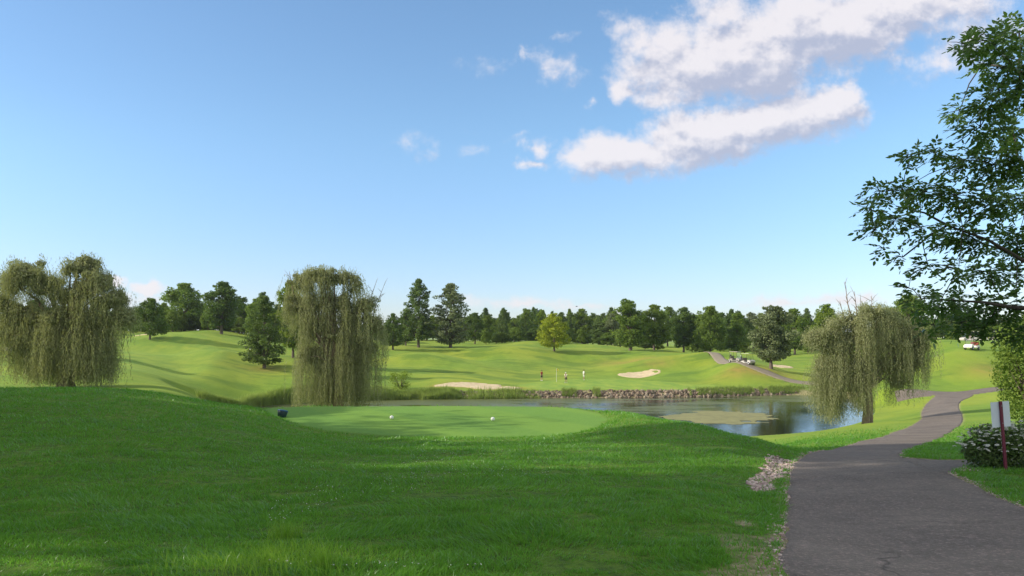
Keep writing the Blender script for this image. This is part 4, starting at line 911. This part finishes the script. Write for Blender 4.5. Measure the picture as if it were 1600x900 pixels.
# ------------------------------------------------------------------ golf carts
M_TYRE = simple('tyre_rubber', (.015, .015, .015), .8); M_RIM = simple('rim', (.6, .6, .6), .4); M_BLK = simple('black_metal', (.03, .03, .03), .5)
def golf_cart(loc, rz, label, body_c, roof_c, seat_c=(.25, .22, .19)):
    """front faces +Y locally, 2.4 m long"""
    rt = empty('golf_cart', loc, rz); tag(rt, label, 'golf cart', 'golf carts parked on the course')
    MB = simple('cart_body', body_c, .35, .03, 3); MR = simple('cart_roof', roof_c, .45, .03, 3); MS = simple('cart_seat', seat_c, .6, .05, 4)
    bm = bmesh.new()
    box(bm, (0, .02, .32), (1.12, 1.1, .1), None, .03)                       # floor
    pr = [(.55, .30), (.55, .72), (.62, .80), (.95, .76), (1.18, .62), (1.22, .42), (1.15, .28)]   # nose
    L_ = [bm.verts.new((-.56, y, z)) for y, z in pr]; R_ = [bm.verts.new((.56, y, z)) for y, z in pr]
    bm.faces.new(L_); bm.faces.new(R_[::-1])
    for i in range(len(pr)): bm.faces.new((L_[i], L_[(i+1) % len(pr)], R_[(i+1) % len(pr)], R_[i])[::-1])
    box(bm, (0, -.62, .45), (1.14, .86, .36), None, .08)                       # rear body
    bmesh.ops.recalc_face_normals(bm, faces=bm.faces[:]); bm_obj('body', bm, MB, rt)
    bm = bmesh.new(); box(bm, (0, -.42, .68), (1.08, .5, .13), None, .04); bm_obj('seat', bm, MS, rt)
    bm = bmesh.new(); box(bm, (0, -.66, .93), (1.08, .1, .38), Matrix.Rotation(R(-10), 4, 'X'), .04); bm_obj('backrest', bm, MS, rt)
    bm = bmesh.new(); box(bm, (0, -.02, 1.83), (1.16, 1.75, .07), None, .03); bm_obj('roof', bm, MR, rt)
    for sx in (-1, 1):
        for y0, y1 in ((.62, .78), (-.78, -.80)):
            bm = bmesh.new(); tube(bm, [(.53*sx, y0 if y0 < 0 else y1, .6 if y0 < 0 else .72), (.51*sx, y0, 1.8)], [.02, .02], 8); bm_obj('roof_post', bm, M_BLK, rt)
        bm = bmesh.new(); box(bm, (.4*sx, 1.205, .55), (.2, .05, .1), Matrix.Rotation(R(-8), 4, 'X'), .015); bm_obj('headlight', bm, M_WHITE, rt)
    for sx in (-1, 1):
        for y in (.82, -.72):
            bm = bmesh.new(); prf = [(.10, -.09), (.21, -.09), (.235, -.06), (.235, .06), (.21, .09), (.10, .09)]; lathe(bm, prf, 20)
            bmesh.ops.rotate(bm, cent=(0, 0, 0), matrix=Matrix.Rotation(R(90), 3, 'Y'), verts=bm.verts[:]); bmesh.ops.translate(bm, vec=(.52*sx, y, .235), verts=bm.verts[:])
            w = bm_obj('wheel', bm, M_TYRE, rt, True); bm = bmesh.new(); lathe(bm, [(.02, -.1), (.12, -.095), (.12, .095), (.02, .1)], 16)
            bmesh.ops.rotate(bm, cent=(0, 0, 0), matrix=Matrix.Rotation(R(90), 3, 'Y'), verts=bm.verts[:]); bmesh.ops.translate(bm, vec=(.52*sx, y, .235), verts=bm.verts[:]); bm_obj('rim', bm, M_RIM, w, True)
    m_ = bpy.data.materials.get('cart_glass')
    if m_ is None:
        m_, t_, o_ = material('cart_glass'); g_ = t_.new('ShaderNodeBsdfGlossy'); g_.inputs['Roughness'].default_value = .03; tr_ = t_.new('ShaderNodeBsdfTransparent'); x_ = t_.new('ShaderNodeMixShader'); x_.inputs[0].default_value = .05
        t_.l.new(tr_.outputs[0], x_.inputs[1]); t_.l.new(g_.outputs[0], x_.inputs[2]); t_.l.new(x_.outputs[0], o_.inputs[0])
    bm = bmesh.new(); box(bm, (0, .71, 1.3), (1.0, .008, .92), Matrix.Rotation(R(7), 4, 'X')); bm_obj('windscreen', bm, m_, rt)
    bm = bmesh.new(); tube(bm, [(-.26, .62, .75), (-.26, .34, .98)], [.018, .018], 8)
    ring = [Vector((-.26+.17*math.cos(a), .33+.09*math.sin(a), .98+.14*math.sin(a))) for a in np.linspace(0, 2*math.pi, 17)]; tube(bm, ring, [.014]*17, 6); bm_obj('steering_wheel', bm, M_BLK, rt)
    bm = bmesh.new(); box(bm, (0, -1.08, .42), (.9, .1, .05), None, .01); box(bm, (0, -.98, 1.02), (.8, .03, .03)); tube(bm, [(-.4, -.9, .6), (-.4, -.98, 1.02)], [.012, .012], 6); tube(bm, [(.4, -.9, .6), (.4, -.98, 1.02)], [.012, .012], 6); bm_obj('bag_rack', bm, M_BLK, rt)
    return rt
def golf_bag(cart, sx, col, label):
    o = empty('golf_bag'); o.matrix_world = Matrix.Translation(cart.location) @ Matrix.Rotation(cart.rotation_euler.z, 4, 'Z') @ Matrix.Translation((.25*sx, -1.08, .45)) @ Matrix.Rotation(R(6), 4, 'X'); tag(o, label, 'golf bag')
    bm = bmesh.new(); lathe(bm, [(.12, 0), (.13, .05), (.115, .4), (.135, .8), (.13, .86)], 14); box(bm, (0, -.12, .3), (.18, .08, .35), None, .03); bm_obj('bag', bm, simple('bag_cloth', col, .7), o, True)
    for k in range(5):
        bm = bmesh.new(); a = k*1.25; c = Vector((math.cos(a)*.07, math.sin(a)*.07, .8)); e = c*1.0+Vector((math.cos(a)*.03, math.sin(a)*.03, .22+.05*(k % 3))); tube(bm, [c, e], [.007, .007], 5)
        bmesh.ops.create_uvsphere(bm, u_segments=8, v_segments=6, radius=.035, matrix=Matrix.Translation(e) @ Matrix.Diagonal((1.2, .7, .8, 1))); bm_obj('club', bm, bpy.data.materials['club_steel'], o, True)
def cart_at(px, d, rz, *a): 
    p = at(px, d); return golf_cart(p+Vector((0, 0, .02)), rz, *a)
k1 = cart_at(1149, 124.5, R(215), 'golf cart with a beige roof, left of the pair on the path above the pond', (.36, .33, .30), (.55, .50, .40))
k2 = cart_at(1168, 121, R(205), 'golf cart with pale green roof, right of the pair on the path above the pond', (.55, .53, .5), (.5, .55, .33))
golf_bag(k1, -1, (.03, .03, .035), 'black golf bag on the back of the left cart with the beige roof'); golf_bag(k2, 1, (.04, .04, .05), 'black golf bag on the back of the right cart with the pale green roof')
cart_at(1519, 106.5, R(120), 'white golf cart with a reddish seat alone on the far right slope', (.8, .78, .74), (.42, .30, .27), (.30, .07, .05))
cart_at(1513, 124, R(95), 'white golf cart behind the lone cart, left one of the row by the trees', (.55, .5, .46), (.42, .36, .32))
cart_at(1531, 127, R(90), 'white golf cart in the middle of the row by the trees at far right', (.75, .72, .66), (.7, .66, .58))
cart_at(1546, 129, R(85), 'white golf cart, right end of the row by the trees at far right', (.75, .73, .7), (.72, .7, .64))
# small bird
bd = empty('bird', (PX(901, 140), 140, (HY-479)/F*140)); tag(bd, 'tiny dark bird flying above the distant wood near the yellow tree', 'bird')
bm = bmesh.new(); tube(bm, [(-.22, 0, 0), (-.1, 0, .01), (.05, 0, .02), (.16, 0, .02), (.2, 0, .02)], [.015, .05, .06, .035, .008], 8)
for sg in (-1, 1):
    a_ = [bm.verts.new(p_) for p_ in ((-.07, .04*sg, .03), (.07, .04*sg, .03), (.10, .28*sg, .14), (-.02, .5*sg, .10), (-.08, .25*sg, .12))]; bm.faces.new(a_)
bm_obj('body', bm, simple('bird_feathers', (.05, .045, .04), .8), bd)

# ------------------------------------------------------------------ shore: rocks, reeds
rng = np.random.default_rng(5); random.seed(5)
bm = bmesh.new()
shore = [p for p in POND if p[1] > 88]
FS = cr([tuple(p) for p in poly_xy([(690, 99.6), (760, 100), (880, 101), (1000, 102), (1100, 103), (1180, 105), (1262, 107)])], 30)
s_ = np.concatenate([[0], np.cumsum(np.hypot(*np.diff(FS, axis=0).T))])
def on_shore(u): return np.interp(u, s_, FS[:, 0]), np.interp(u, s_, FS[:, 1])
for row, (off, zz, sz) in enumerate([(-.1, -.05, .62), (.2, .2, .6), (.5, .45, .58), (.8, .66, .52), (1.05, .82, .4)]):
    u = random.random()*.3
    while u < s_[-1]:
        x, y = on_shore(u); r_ = sz*random.uniform(.55, 1.2); fade = min(1, (s_[-1]-u)/10)
        if random.random() < .96:
            mt = Matrix.Translation((x, y+off+random.uniform(-.12, .12), WZ+zz*(.5+.5*fade)+random.uniform(-.06, .06))) @ Euler((random.uniform(0, 6), random.uniform(0, 6), random.uniform(0, 6))).to_matrix().to_4x4() @ Matrix.Diagonal((r_*.62, r_*.5, r_*.42, 1))
            g = bmesh.ops.create_icosphere(bm, subdivisions=1, radius=1, matrix=mt)
            for v in g['verts']: v.co += Vector((random.uniform(-1, 1), random.uniform(-1, 1), random.uniform(-1, 1)))*r_*.11
        u += r_*random.uniform(.6, .95)
m, t, out = material('shore_stone'); geo = t.new('ShaderNodeNewGeometry'); isl = geo.outputs['Random Per Island']
rmp = t.new('ShaderNodeValToRGB'); t.l.new(isl, rmp.inputs[0]); e = rmp.color_ramp.elements; e[0].color = (.09, .07, .05, 1); e[1].color = (.46, .38, .28, 1)
q = e.new(.35); q.color = (.22, .16, .12, 1); q = e.new(.6); q.color = (.34, .27, .19, 1); q = e.new(.8); q.color = (.14, .13, .09, 1)
p = t.new('ShaderNodeBsdfPrincipled'); t.put(p.inputs['Base Color'], t.mix(t.math('MULTIPLY', t.noise(geo.outputs['Position'], 6, 4), .6), rmp.outputs[0], (.16, .12, .09, 1))); p.inputs['Roughness'].default_value = .9
t.l.new(p.outputs[0], out.inputs[0]); M_STONE = m
tag(bm_obj('shore_rocks', bm, m), 'bank of pinkish tan rocks along the far edge of the pond', 'rocks', kind='stuff')

def blades(name, X, Y, Z, h, w, mat, lean=.25, lay=0.0):
    n = len(X); a = rng.random(n)*2*math.pi; h = np.broadcast_to(h, n)*(.55+.75*rng.random(n)); w = np.broadcast_to(w, n)
    S = np.stack([np.cos(a), np.sin(a), np.zeros(n)], -1)*(w/2)[:, None]
    ld = rng.normal(size=(n, 3)); ld[:, 2] = 0; ld[:, 0] += lay*4*vnoise(X, Y*1.5, .7, 81); ld[:, 1] += lay*2*vnoise(X, Y, .5, 82); ld *= (h*lean)[:, None]
    B = np.stack([X, Y, Z-.01], -1); Mi = B+np.array([0, 0, 1])*(h*.55)[:, None]+ld*.3; Tp = B+np.array([0, 0, 1])*(h*.97)[:, None]+ld
    V = np.stack([B-S, B+S, Mi+S*.75, Mi-S*.75, Tp+S*.12, Tp-S*.12], 1).reshape(-1, 3)
    k = (np.arange(n)*6)[:, None]; return mesh_np(name, V, np.concatenate([k+np.array([0, 1, 2, 3]), k+np.array([3, 2, 4, 5])], 0))
M_REED = leafmat('reed_blades', (.13, .21, .055), (.38, .46, .15), .35, 0, .5, gloss=0)
us = rng.random(42000)
SH = cr([tuple(p) for p in poly_xy([(318, 80), (338, 81.5), (372, 84.5), (398, 88.8), (452, 93), (530, 96.8), (640, 99), (700, 99.7), (760, 100.2), (840, 101)])], 20)
ss = np.concatenate([[0], np.cumsum(np.hypot(*np.diff(SH, axis=0).T))]); uu = us**1.15*ss[-1]
rx = np.interp(uu, ss, SH[:, 0])+rng.normal(size=len(uu))*.25; ry = np.interp(uu, ss, SH[:, 1])+rng.random(len(uu))*1.7-1.1
hmul = 1.0+.7*vnoise(rx, ry*.5, 2.2, 3)-.38*sst(rx, PX(690, 99), PX(720, 99)); keep = (rng.random(len(uu)) < np.where(uu < ss[-1]*.78, 1, .25)) & (hmul > .68-.38*sst(rx, PX(690, 99), PX(720, 99)))
rx, ry, hmul = rx[keep], ry[keep], hmul[keep]
o = link('reeds', blades('reeds', rx, ry, np.maximum(ground_h(rx, ry), WZ-.1), 1.15*hmul, .055, M_REED, .18), M_REED); tag(o, 'pale green reeds along the far left shore of the pond', 'reeds', kind='stuff')
u_ = rng.random(15000)*s_[-1]; kx = vnoise(u_, u_*0, 2.2, 71)+vnoise(u_, u_*0, .7, 72)*.6 > .08; u_ = u_[kx]
qx, qy = on_shore(u_); qy = qy+rng.random(len(u_))*1.3-.1
o = link('bank_weeds', blades('bank_weeds', qx, qy, WZ+.15+(qy-on_shore(u_)[1])*.7, .55, .05, M_REED, .3), M_REED); tag(o, 'weeds sprouting between the rocks along the far pond bank', 'weeds', kind='stuff')
# ------------------------------------------------------------------ foreground grass
def scatter(n, dmin, dmax, px0=-120, px1=1740):
    d = np.exp(rng.uniform(math.log(dmin), math.log(dmax), n)); px = rng.uniform(px0, px1, n)
    return (px-CX)/F*d, d
def free(x, y, tee=True):
    k = np.ones(len(x), bool)
    for P in RIBPOLY[:3]: k &= inside(x, y, P, 1) > -.02+rng.random(len(x))*.05
    so = (inside(x, y, RUT, 1) < .05) | (inside(x, y, DIRT, 1)+vnoise(x, y, .35, 6)*.6 < 0) | (inside(x, y, DIRT2, 1) < .02)
    k &= ~(so & (rng.random(len(x)) < .72))
    if tee: k &= inside(x, y, TEE, 1) > 0
    return k
M_GR = leafmat('grass_blades', (.048, .165, .026), (.21, .43, .068), .42, 0, 2.2, gloss=.1)
x, y = scatter(430000, 4.2, 46); d = y
k = free(x, y) & (rng.random(len(x)) < 1-sst(d, 22, 46)); x, y, d = x[k], y[k], d[k]; patch = 1+1.1*vnoise(x, y*1.6, .9, 31)+1.0*vnoise(x, y*1.6, .24, 33)
o = link('grass', blades('grass', x, y, ground_h(x, y), (.036+.0010*d)*np.clip(patch, .3, 1.9), .0042+.0009*d, M_GR, .5, 1.0), M_GR); tag(o, 'short mown rough grass of the foreground', 'grass', kind='stuff')
# long tufts at the bottom
M_TG = leafmat('long_grass_blades', (.08, .23, .025), (.34, .52, .08), .4, 0, 2, gloss=.1)
cx = []
for px, d, n, sp_, h_ in [(445, 5.9, 240, .28, .10), (470, 5.5, 260, .35, .11), (400, 5.5, 280, .4, .10), (350, 5.3, 200, .4, .10), (448, 6.5, 230, .10, .15), (505, 5.3, 130, .07, .17), (320, 5.4, 120, .35, .09), (550, 5.5, 90, .35, .08), (455, 5.15, 200, .3, .12)]:
    dd = np.clip(d+rng.normal(size=n)*sp_*.6, 5.0, 9); cx.append(np.stack([PX(px, d)+rng.normal(size=n)*sp_*.7, dd, np.full(n, h_)], -1))
cx = np.concatenate(cx); o = link('long_grass', blades('long_grass', cx[:, 0], cx[:, 1], ground_h(cx[:, 0], cx[:, 1]), cx[:, 2], .005, M_TG, .38), M_TG); tag(o, 'ragged tufts of longer grass at the bottom left of the foreground', 'grass', kind='stuff')
x = PX(np.array([508, 512, 516, 500, 470, 455, 560, 535]), 5.15); y = np.full(8, 5.15); o = link('seed_stems', blades('seed_stems', x, y, ground_h(x, y), .24, .006, M_TG, .3), M_TG); tag(o, 'few tall pale seed stems standing out of the longer grass', 'grass', kind='stuff')
# clover heads
x, y = scatter(1500, 5.2, 19, 420, 860); k = (vnoise(x, y, 1.2, 41) > .12) & free(x, y); x, y = x[k], y[k]; z = ground_h(x, y)+.035; n = len(x)
V = quads(np.stack([x, y, z], -1), .009, .012, rv(n), rv(n)*.4+np.array([0, -.6, 1])); o = link('clover_flowers', quadmesh('clover_flowers', V), M_PETAL); tag(o, 'scattered tiny white clover flowers in the rough before the tee', 'flowers', kind='stuff')
# gravel in the washed-out rut and along the path edge
def pebbles(name, x, y, r0, mat, label):
    ico = bmesh.new(); bmesh.ops.create_icosphere(ico, subdivisions=1, radius=1); ico.verts.ensure_lookup_table()
    bv = np.array([v.co[:] for v in ico.verts]); bf = np.array([[v.index for v in f.verts] for f in ico.faces]); ico.free()
    n = len(x); r = r0*(.4+rng.random(n)**2*1.5); z = ground_h(x, y)
    Vv = bv[None]*(np.stack([r*(.8+.5*rng.random(n)), r*(.8+.5*rng.random(n)), r*.6], -1))[:, None, :]*(1+rng.normal(size=(n, len(bv), 1))*.12)+np.stack([x, y, z+r*.25], -1)[:, None, :]
    Fc = bf[None]+(np.arange(n)*len(bv))[:, None, None]
    o = link(name, mesh_np(name, Vv.reshape(-1, 3), Fc.reshape(-1, 3), 3), mat); tag(o, label, 'gravel', kind='stuff')
m, t, out = material('gravel_stone'); geo = t.new('ShaderNodeNewGeometry'); p = t.new('ShaderNodeBsdfPrincipled'); rmp = t.new('ShaderNodeValToRGB'); t.l.new(geo.outputs['Random Per Island'], rmp.inputs[0])
e = rmp.color_ramp.elements; e[0].color = (.24, .18, .16, 1); e[1].color = (.68, .58, .52, 1); q = e.new(.5); q.color = (.48, .35, .32, 1); t.l.new(rmp.outputs[0], p.inputs['Base Color']); p.inputs['Roughness'].default_value = .85; t.l.new(p.outputs[0], out.inputs[0]); M_GRAV = m
x = rng.uniform(RUT[:, 0].min()-.2, RUT[:, 0].max()+.2, 14000); y = rng.uniform(RUT[:, 1].min()-.2, RUT[:, 1].max()+.2, 14000); k = sdf(x, y, RUT)+vnoise(x, y, .3, 5)*.3 < .02; x, y = x[k], y[k]
pebbles('gravel', x, y, .019, M_GRAV, 'pale pinkish stones washed out in the rut beside the path')
xs, ys = [], []
for E_, n in ((pathL, 2600), (pathR, 2600)):
    ss = np.concatenate([[0], np.cumsum(np.hypot(*np.diff(E_, axis=0).T))]); u = rng.uniform(10, 34, n); xs.append(np.interp(u, ss, E_[:, 0])+rng.normal(size=n)*.07); ys.append(np.interp(u, ss, E_[:, 1])+rng.normal(size=n)*.05)
k_ = 900; gxx = PX(1505, 12.6)+rng.normal(size=k_)*.25; gyy = 12.6+rng.normal(size=k_)*.25
x = np.concatenate(xs+[gxx]); y = np.concatenate(ys+[gyy]); pebbles('gravel', x, y, .010, M_GRAV, 'loose grit scattered along the edges of the asphalt path')

# thin summer haze round the whole scene
m, t, out = material('haze'); v = t.new('ShaderNodeVolumePrincipled'); v.inputs['Color'].default_value = (.86, .92, 1, 1); v.inputs['Density'].default_value = .00013; v.inputs['Anisotropy'].default_value = .3
t.l.new(v.outputs[0], out.inputs['Volume'])
bm = bmesh.new(); box(bm, (0, 1000, 15), (5200, 5000, 80)); o = bm_obj('haze', bm, m); tag(o, kind='stuff')
# ------------------------------------------------------------------ sky, sun, camera
SUN_EL, SUN_AZ = R(27), R(-97)           # azimuth from +Y towards +X
W = bpy.data.worlds.new('World'); SC.world = W; W.use_nodes = True; t = NT(W.node_tree); t.n.clear()
sky = t.new('ShaderNodeTexSky', sky_type='NISHITA'); sky.sun_disc = False; sky.sun_elevation = SUN_EL; sky.sun_rotation = SUN_AZ
sky.altitude = 200; sky.air_density = 1.0; sky.dust_density = .25; sky.ozone_density = 2.2
gd = t.new('ShaderNodeTexCoord').outputs['Generated']; sx = t.new('ShaderNodeSeparateXYZ'); t.l.new(gd, sx.inputs[0])
yy = t.math('MAXIMUM', sx.outputs[1], .02); cu = t.math('DIVIDE', sx.outputs[0], yy); cv = t.math('DIVIDE', sx.outputs[2], yy)
cb = t.new('ShaderNodeCombineXYZ'); t.put(cb.inputs[0], cu); t.put(cb.inputs[1], cv)
CL = [(1070, 100, 105, 72, 0, 1.1), (1160, 82, 150, 85, .05, 1.3), (1280, 50, 175, 75, .12, 1.25), (1420, 15, 170, 62, .1, 1.0), (1120, 15, 70, 50, 0, .8), (978, 132, 32, 22, 0, .8), (1005, 70, 50, 50, 0, .55), (1510, 50, 90, 70, 0, .5), (1455, 100, 60, 36, .3, .36),
      (975, 38, 40, 32, 0, .38), (1040, 150, 60, 26, 0, .6), (1110, 214, 145, 50, .12, 1.25), (985, 238, 130, 40, .04, 1.1), (1215, 188, 150, 52, .2, 1.25), (1302, 162, 66, 36, .1, 1.15), (900, 243, 40, 22, 0, .8), (985, 268, 50, 20, 0, .6), (1150, 240, 110, 24, .12, .6),
      (843, 230, 30, 19, 0, .62), (826, 256, 34, 11, 0, .55), (732, 245, 24, 11, 0, .24), (858, 112, 24, 18, 0, .36), (890, 110, 28, 26, .6, .3), (785, 97, 62, 16, .05, .3), (819, 86, 13, 18, .2, .42), (925, 155, 18, 10, .3, .4), (720, 208, 22, 10, -.3, .2), (810, 213, 28, 8, .3, .26),
      (650, 222, 34, 18, 0, .26), (880, 58, 34, 9, .1, .22), (1190, 145, 90, 16, .3, .5), (1410, 92, 60, 30, 0, .3),
      (810, 472, 110, 13, 0, .52), (905, 476, 130, 9, 0, .4), (965, 487, 14, 11, 0, .7), (1240, 468, 100, 12, 0, .45), (1340, 470, 100, 14, 0, .5), (190, 441, 19, 12, 0, .9), (234, 446, 33, 13, 0, .95), (215, 462, 80, 13, 0, .45), (50, 470, 80, 10, 0, .3)]
G = bpy.data.node_groups.new('cloud_field', 'ShaderNodeTree'); G.interface.new_socket('uv', in_out='INPUT', socket_type='NodeSocketVector'); G.interface.new_socket('d', in_out='OUTPUT', socket_type='NodeSocketFloat')
g = NT(G); gi = g.new('NodeGroupInput'); go = g.new('NodeGroupOutput'); uv = gi.outputs[0]
nz = g.noise(uv, 9, 5, .62, out=1); nz2 = g.noise(uv, 34, 4, .6, out=1)
wv = g.vmath('ADD', uv, g.vmath('MULTIPLY', g.vmath('SUBTRACT', nz, (.5, .5, .5)), (.085, .05, 0)))
wv = g.vmath('ADD', wv, g.vmath('MULTIPLY', g.vmath('SUBTRACT', nz2, (.5, .5, .5)), (.026, .02, 0)))
acc = None
for px, py, rx_, ry_, an, st_ in CL:
    mp = g.new('ShaderNodeMapping', vector_type='TEXTURE')
    if acc is None: g.l.new(wv, mp.inputs[0])
    else:
        kz = g.new('ShaderNodeCombineXYZ'); g.l.new(acc, kz.inputs[2]); g.l.new(g.vmath('ADD', wv, kz.outputs[0]), mp.inputs[0])
    mp.inputs[1].default_value = ((px-CX)/F, (HY-py)/F, 0); mp.inputs[2].default_value = (0, 0, an); mp.inputs[3].default_value = (rx_/F*1.15, ry_/F*1.15, 1)
    ln = g.vmath('LENGTH', g.vmath('MULTIPLY', mp.outputs[0], (1, 1, 0)), out=1)
    v = g.math('MULTIPLY', g.math('SUBTRACT', 1, ln), st_)
    acc = v if acc is None else g.math('SMOOTH_MAX', acc, v, .12)
fb_ = g.noise(uv, 15, 9, .66); fc_ = g.noise(uv, 52, 5, .6); dd_ = g.math('ADD', g.math('ADD', acc, g.math('MULTIPLY', g.math('SUBTRACT', fb_, .5), 1.2)), g.math('MULTIPLY', g.math('SUBTRACT', fc_, .5), .42))
g.l.new(dd_, go.inputs[0])
def field(vec):
    n = t.new('ShaderNodeGroup'); n.node_tree = G; t.l.new(vec, n.inputs[0]); return n.outputs[0]
D0 = field(cb.outputs[0]); D1 = field(t.vmath('ADD', cb.outputs[0], (-.012, .026, 0)))
alpha = t.map(D0, .02, .6, 0, 1, True)
alpha = t.math('MULTIPLY', alpha, t.map(sx.outputs[1], .05, .2))
puff = t.noise(t.mapping(cb.outputs[0], (1, 1.25, 1), (0, 0, -.15)), 17, 8, .6)
thick = t.map(D1, -.05, 1.0, 0, 1)
puff2 = t.noise(t.mapping(t.vmath('ADD', cb.outputs[0], (-.006, .011, 0)), (1, 1.25, 1), (0, 0, -.15)), 17, 8, .6)
lit = t.math('ADD', t.math('SUBTRACT', 1.12, t.math('MULTIPLY', thick, .80)), t.math('MULTIPLY', t.math('SUBTRACT', puff, puff2), 4.2))
lit = t.math('ADD', lit, t.math('MULTIPLY', t.math('SUBTRACT', D0, D1), 1.3)); lit = t.map(lit, -.35, 1.45, 0, 1, True)
ccol = t.mix(lit, (2.5, 2.65, 3.35, 1), (4.75, 4.5, 4.6, 1))
low = t.map(cv, .0, .30, 1, 0, True); mid_ = t.map(cv, .1, .6, 0, 1, True)
tint = t.mix(low, (.93, 1.06, 1.09, 1), (.72, .78, 1.0, 1))
tint = t.mix(t.map(sx.outputs[0], -.75, .05, 1, 0), tint, t.mix(1.0, tint, (.86, .85, .88, 1), 'MULTIPLY'))
SKYMUL = t.mix(1.0, sky.outputs[0], tint, 'MULTIPLY')
cc = t.mix(t.math('MULTIPLY', alpha, .9), SKYMUL, ccol)
rest = t.math('MAXIMUM', t.map(sx.outputs[1], .35, -.1, 0, 1, True), t.map(sx.outputs[2], .48, .72, 0, 1, True))  # sky out of view: cloud added there to brighten and whiten the ambient light
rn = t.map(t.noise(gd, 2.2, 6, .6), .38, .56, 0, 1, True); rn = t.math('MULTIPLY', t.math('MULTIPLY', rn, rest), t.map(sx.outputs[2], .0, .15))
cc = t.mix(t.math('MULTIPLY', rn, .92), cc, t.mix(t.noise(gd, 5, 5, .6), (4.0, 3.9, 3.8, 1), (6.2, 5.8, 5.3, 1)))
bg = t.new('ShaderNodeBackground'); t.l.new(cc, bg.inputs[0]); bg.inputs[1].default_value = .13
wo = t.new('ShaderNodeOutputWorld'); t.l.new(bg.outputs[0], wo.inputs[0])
sl = bpy.data.lights.new('sun', 'SUN'); sl.energy = 3.4; sl.angle = R(.55); sl.color = (1, .9, .74)
so_ = bpy.data.objects.new('sun', sl); COL.objects.link(so_)
sd_ = Vector((math.sin(SUN_AZ)*math.cos(SUN_EL), math.cos(SUN_AZ)*math.cos(SUN_EL), math.sin(SUN_EL))); so_.rotation_euler = sd_.to_track_quat('Z', 'Y').to_euler()
cam = bpy.data.cameras.new('camera'); co = bpy.data.objects.new('camera', cam); COL.objects.link(co)
cam.sensor_width = 36; cam.lens = 36*F/1600; cam.shift_y = (HY-450)/1600; cam.clip_end = 6000; cam.clip_start = .1
co.location = (0, 0, 0); co.rotation_euler = (R(90), 0, 0); SC.camera = co
vs_ = SC.view_settings; vs_.view_transform = 'Standard'; vs_.look = 'None'; vs_.exposure = 0.62; vs_.gamma = 1; vs_.use_curve_mapping = False
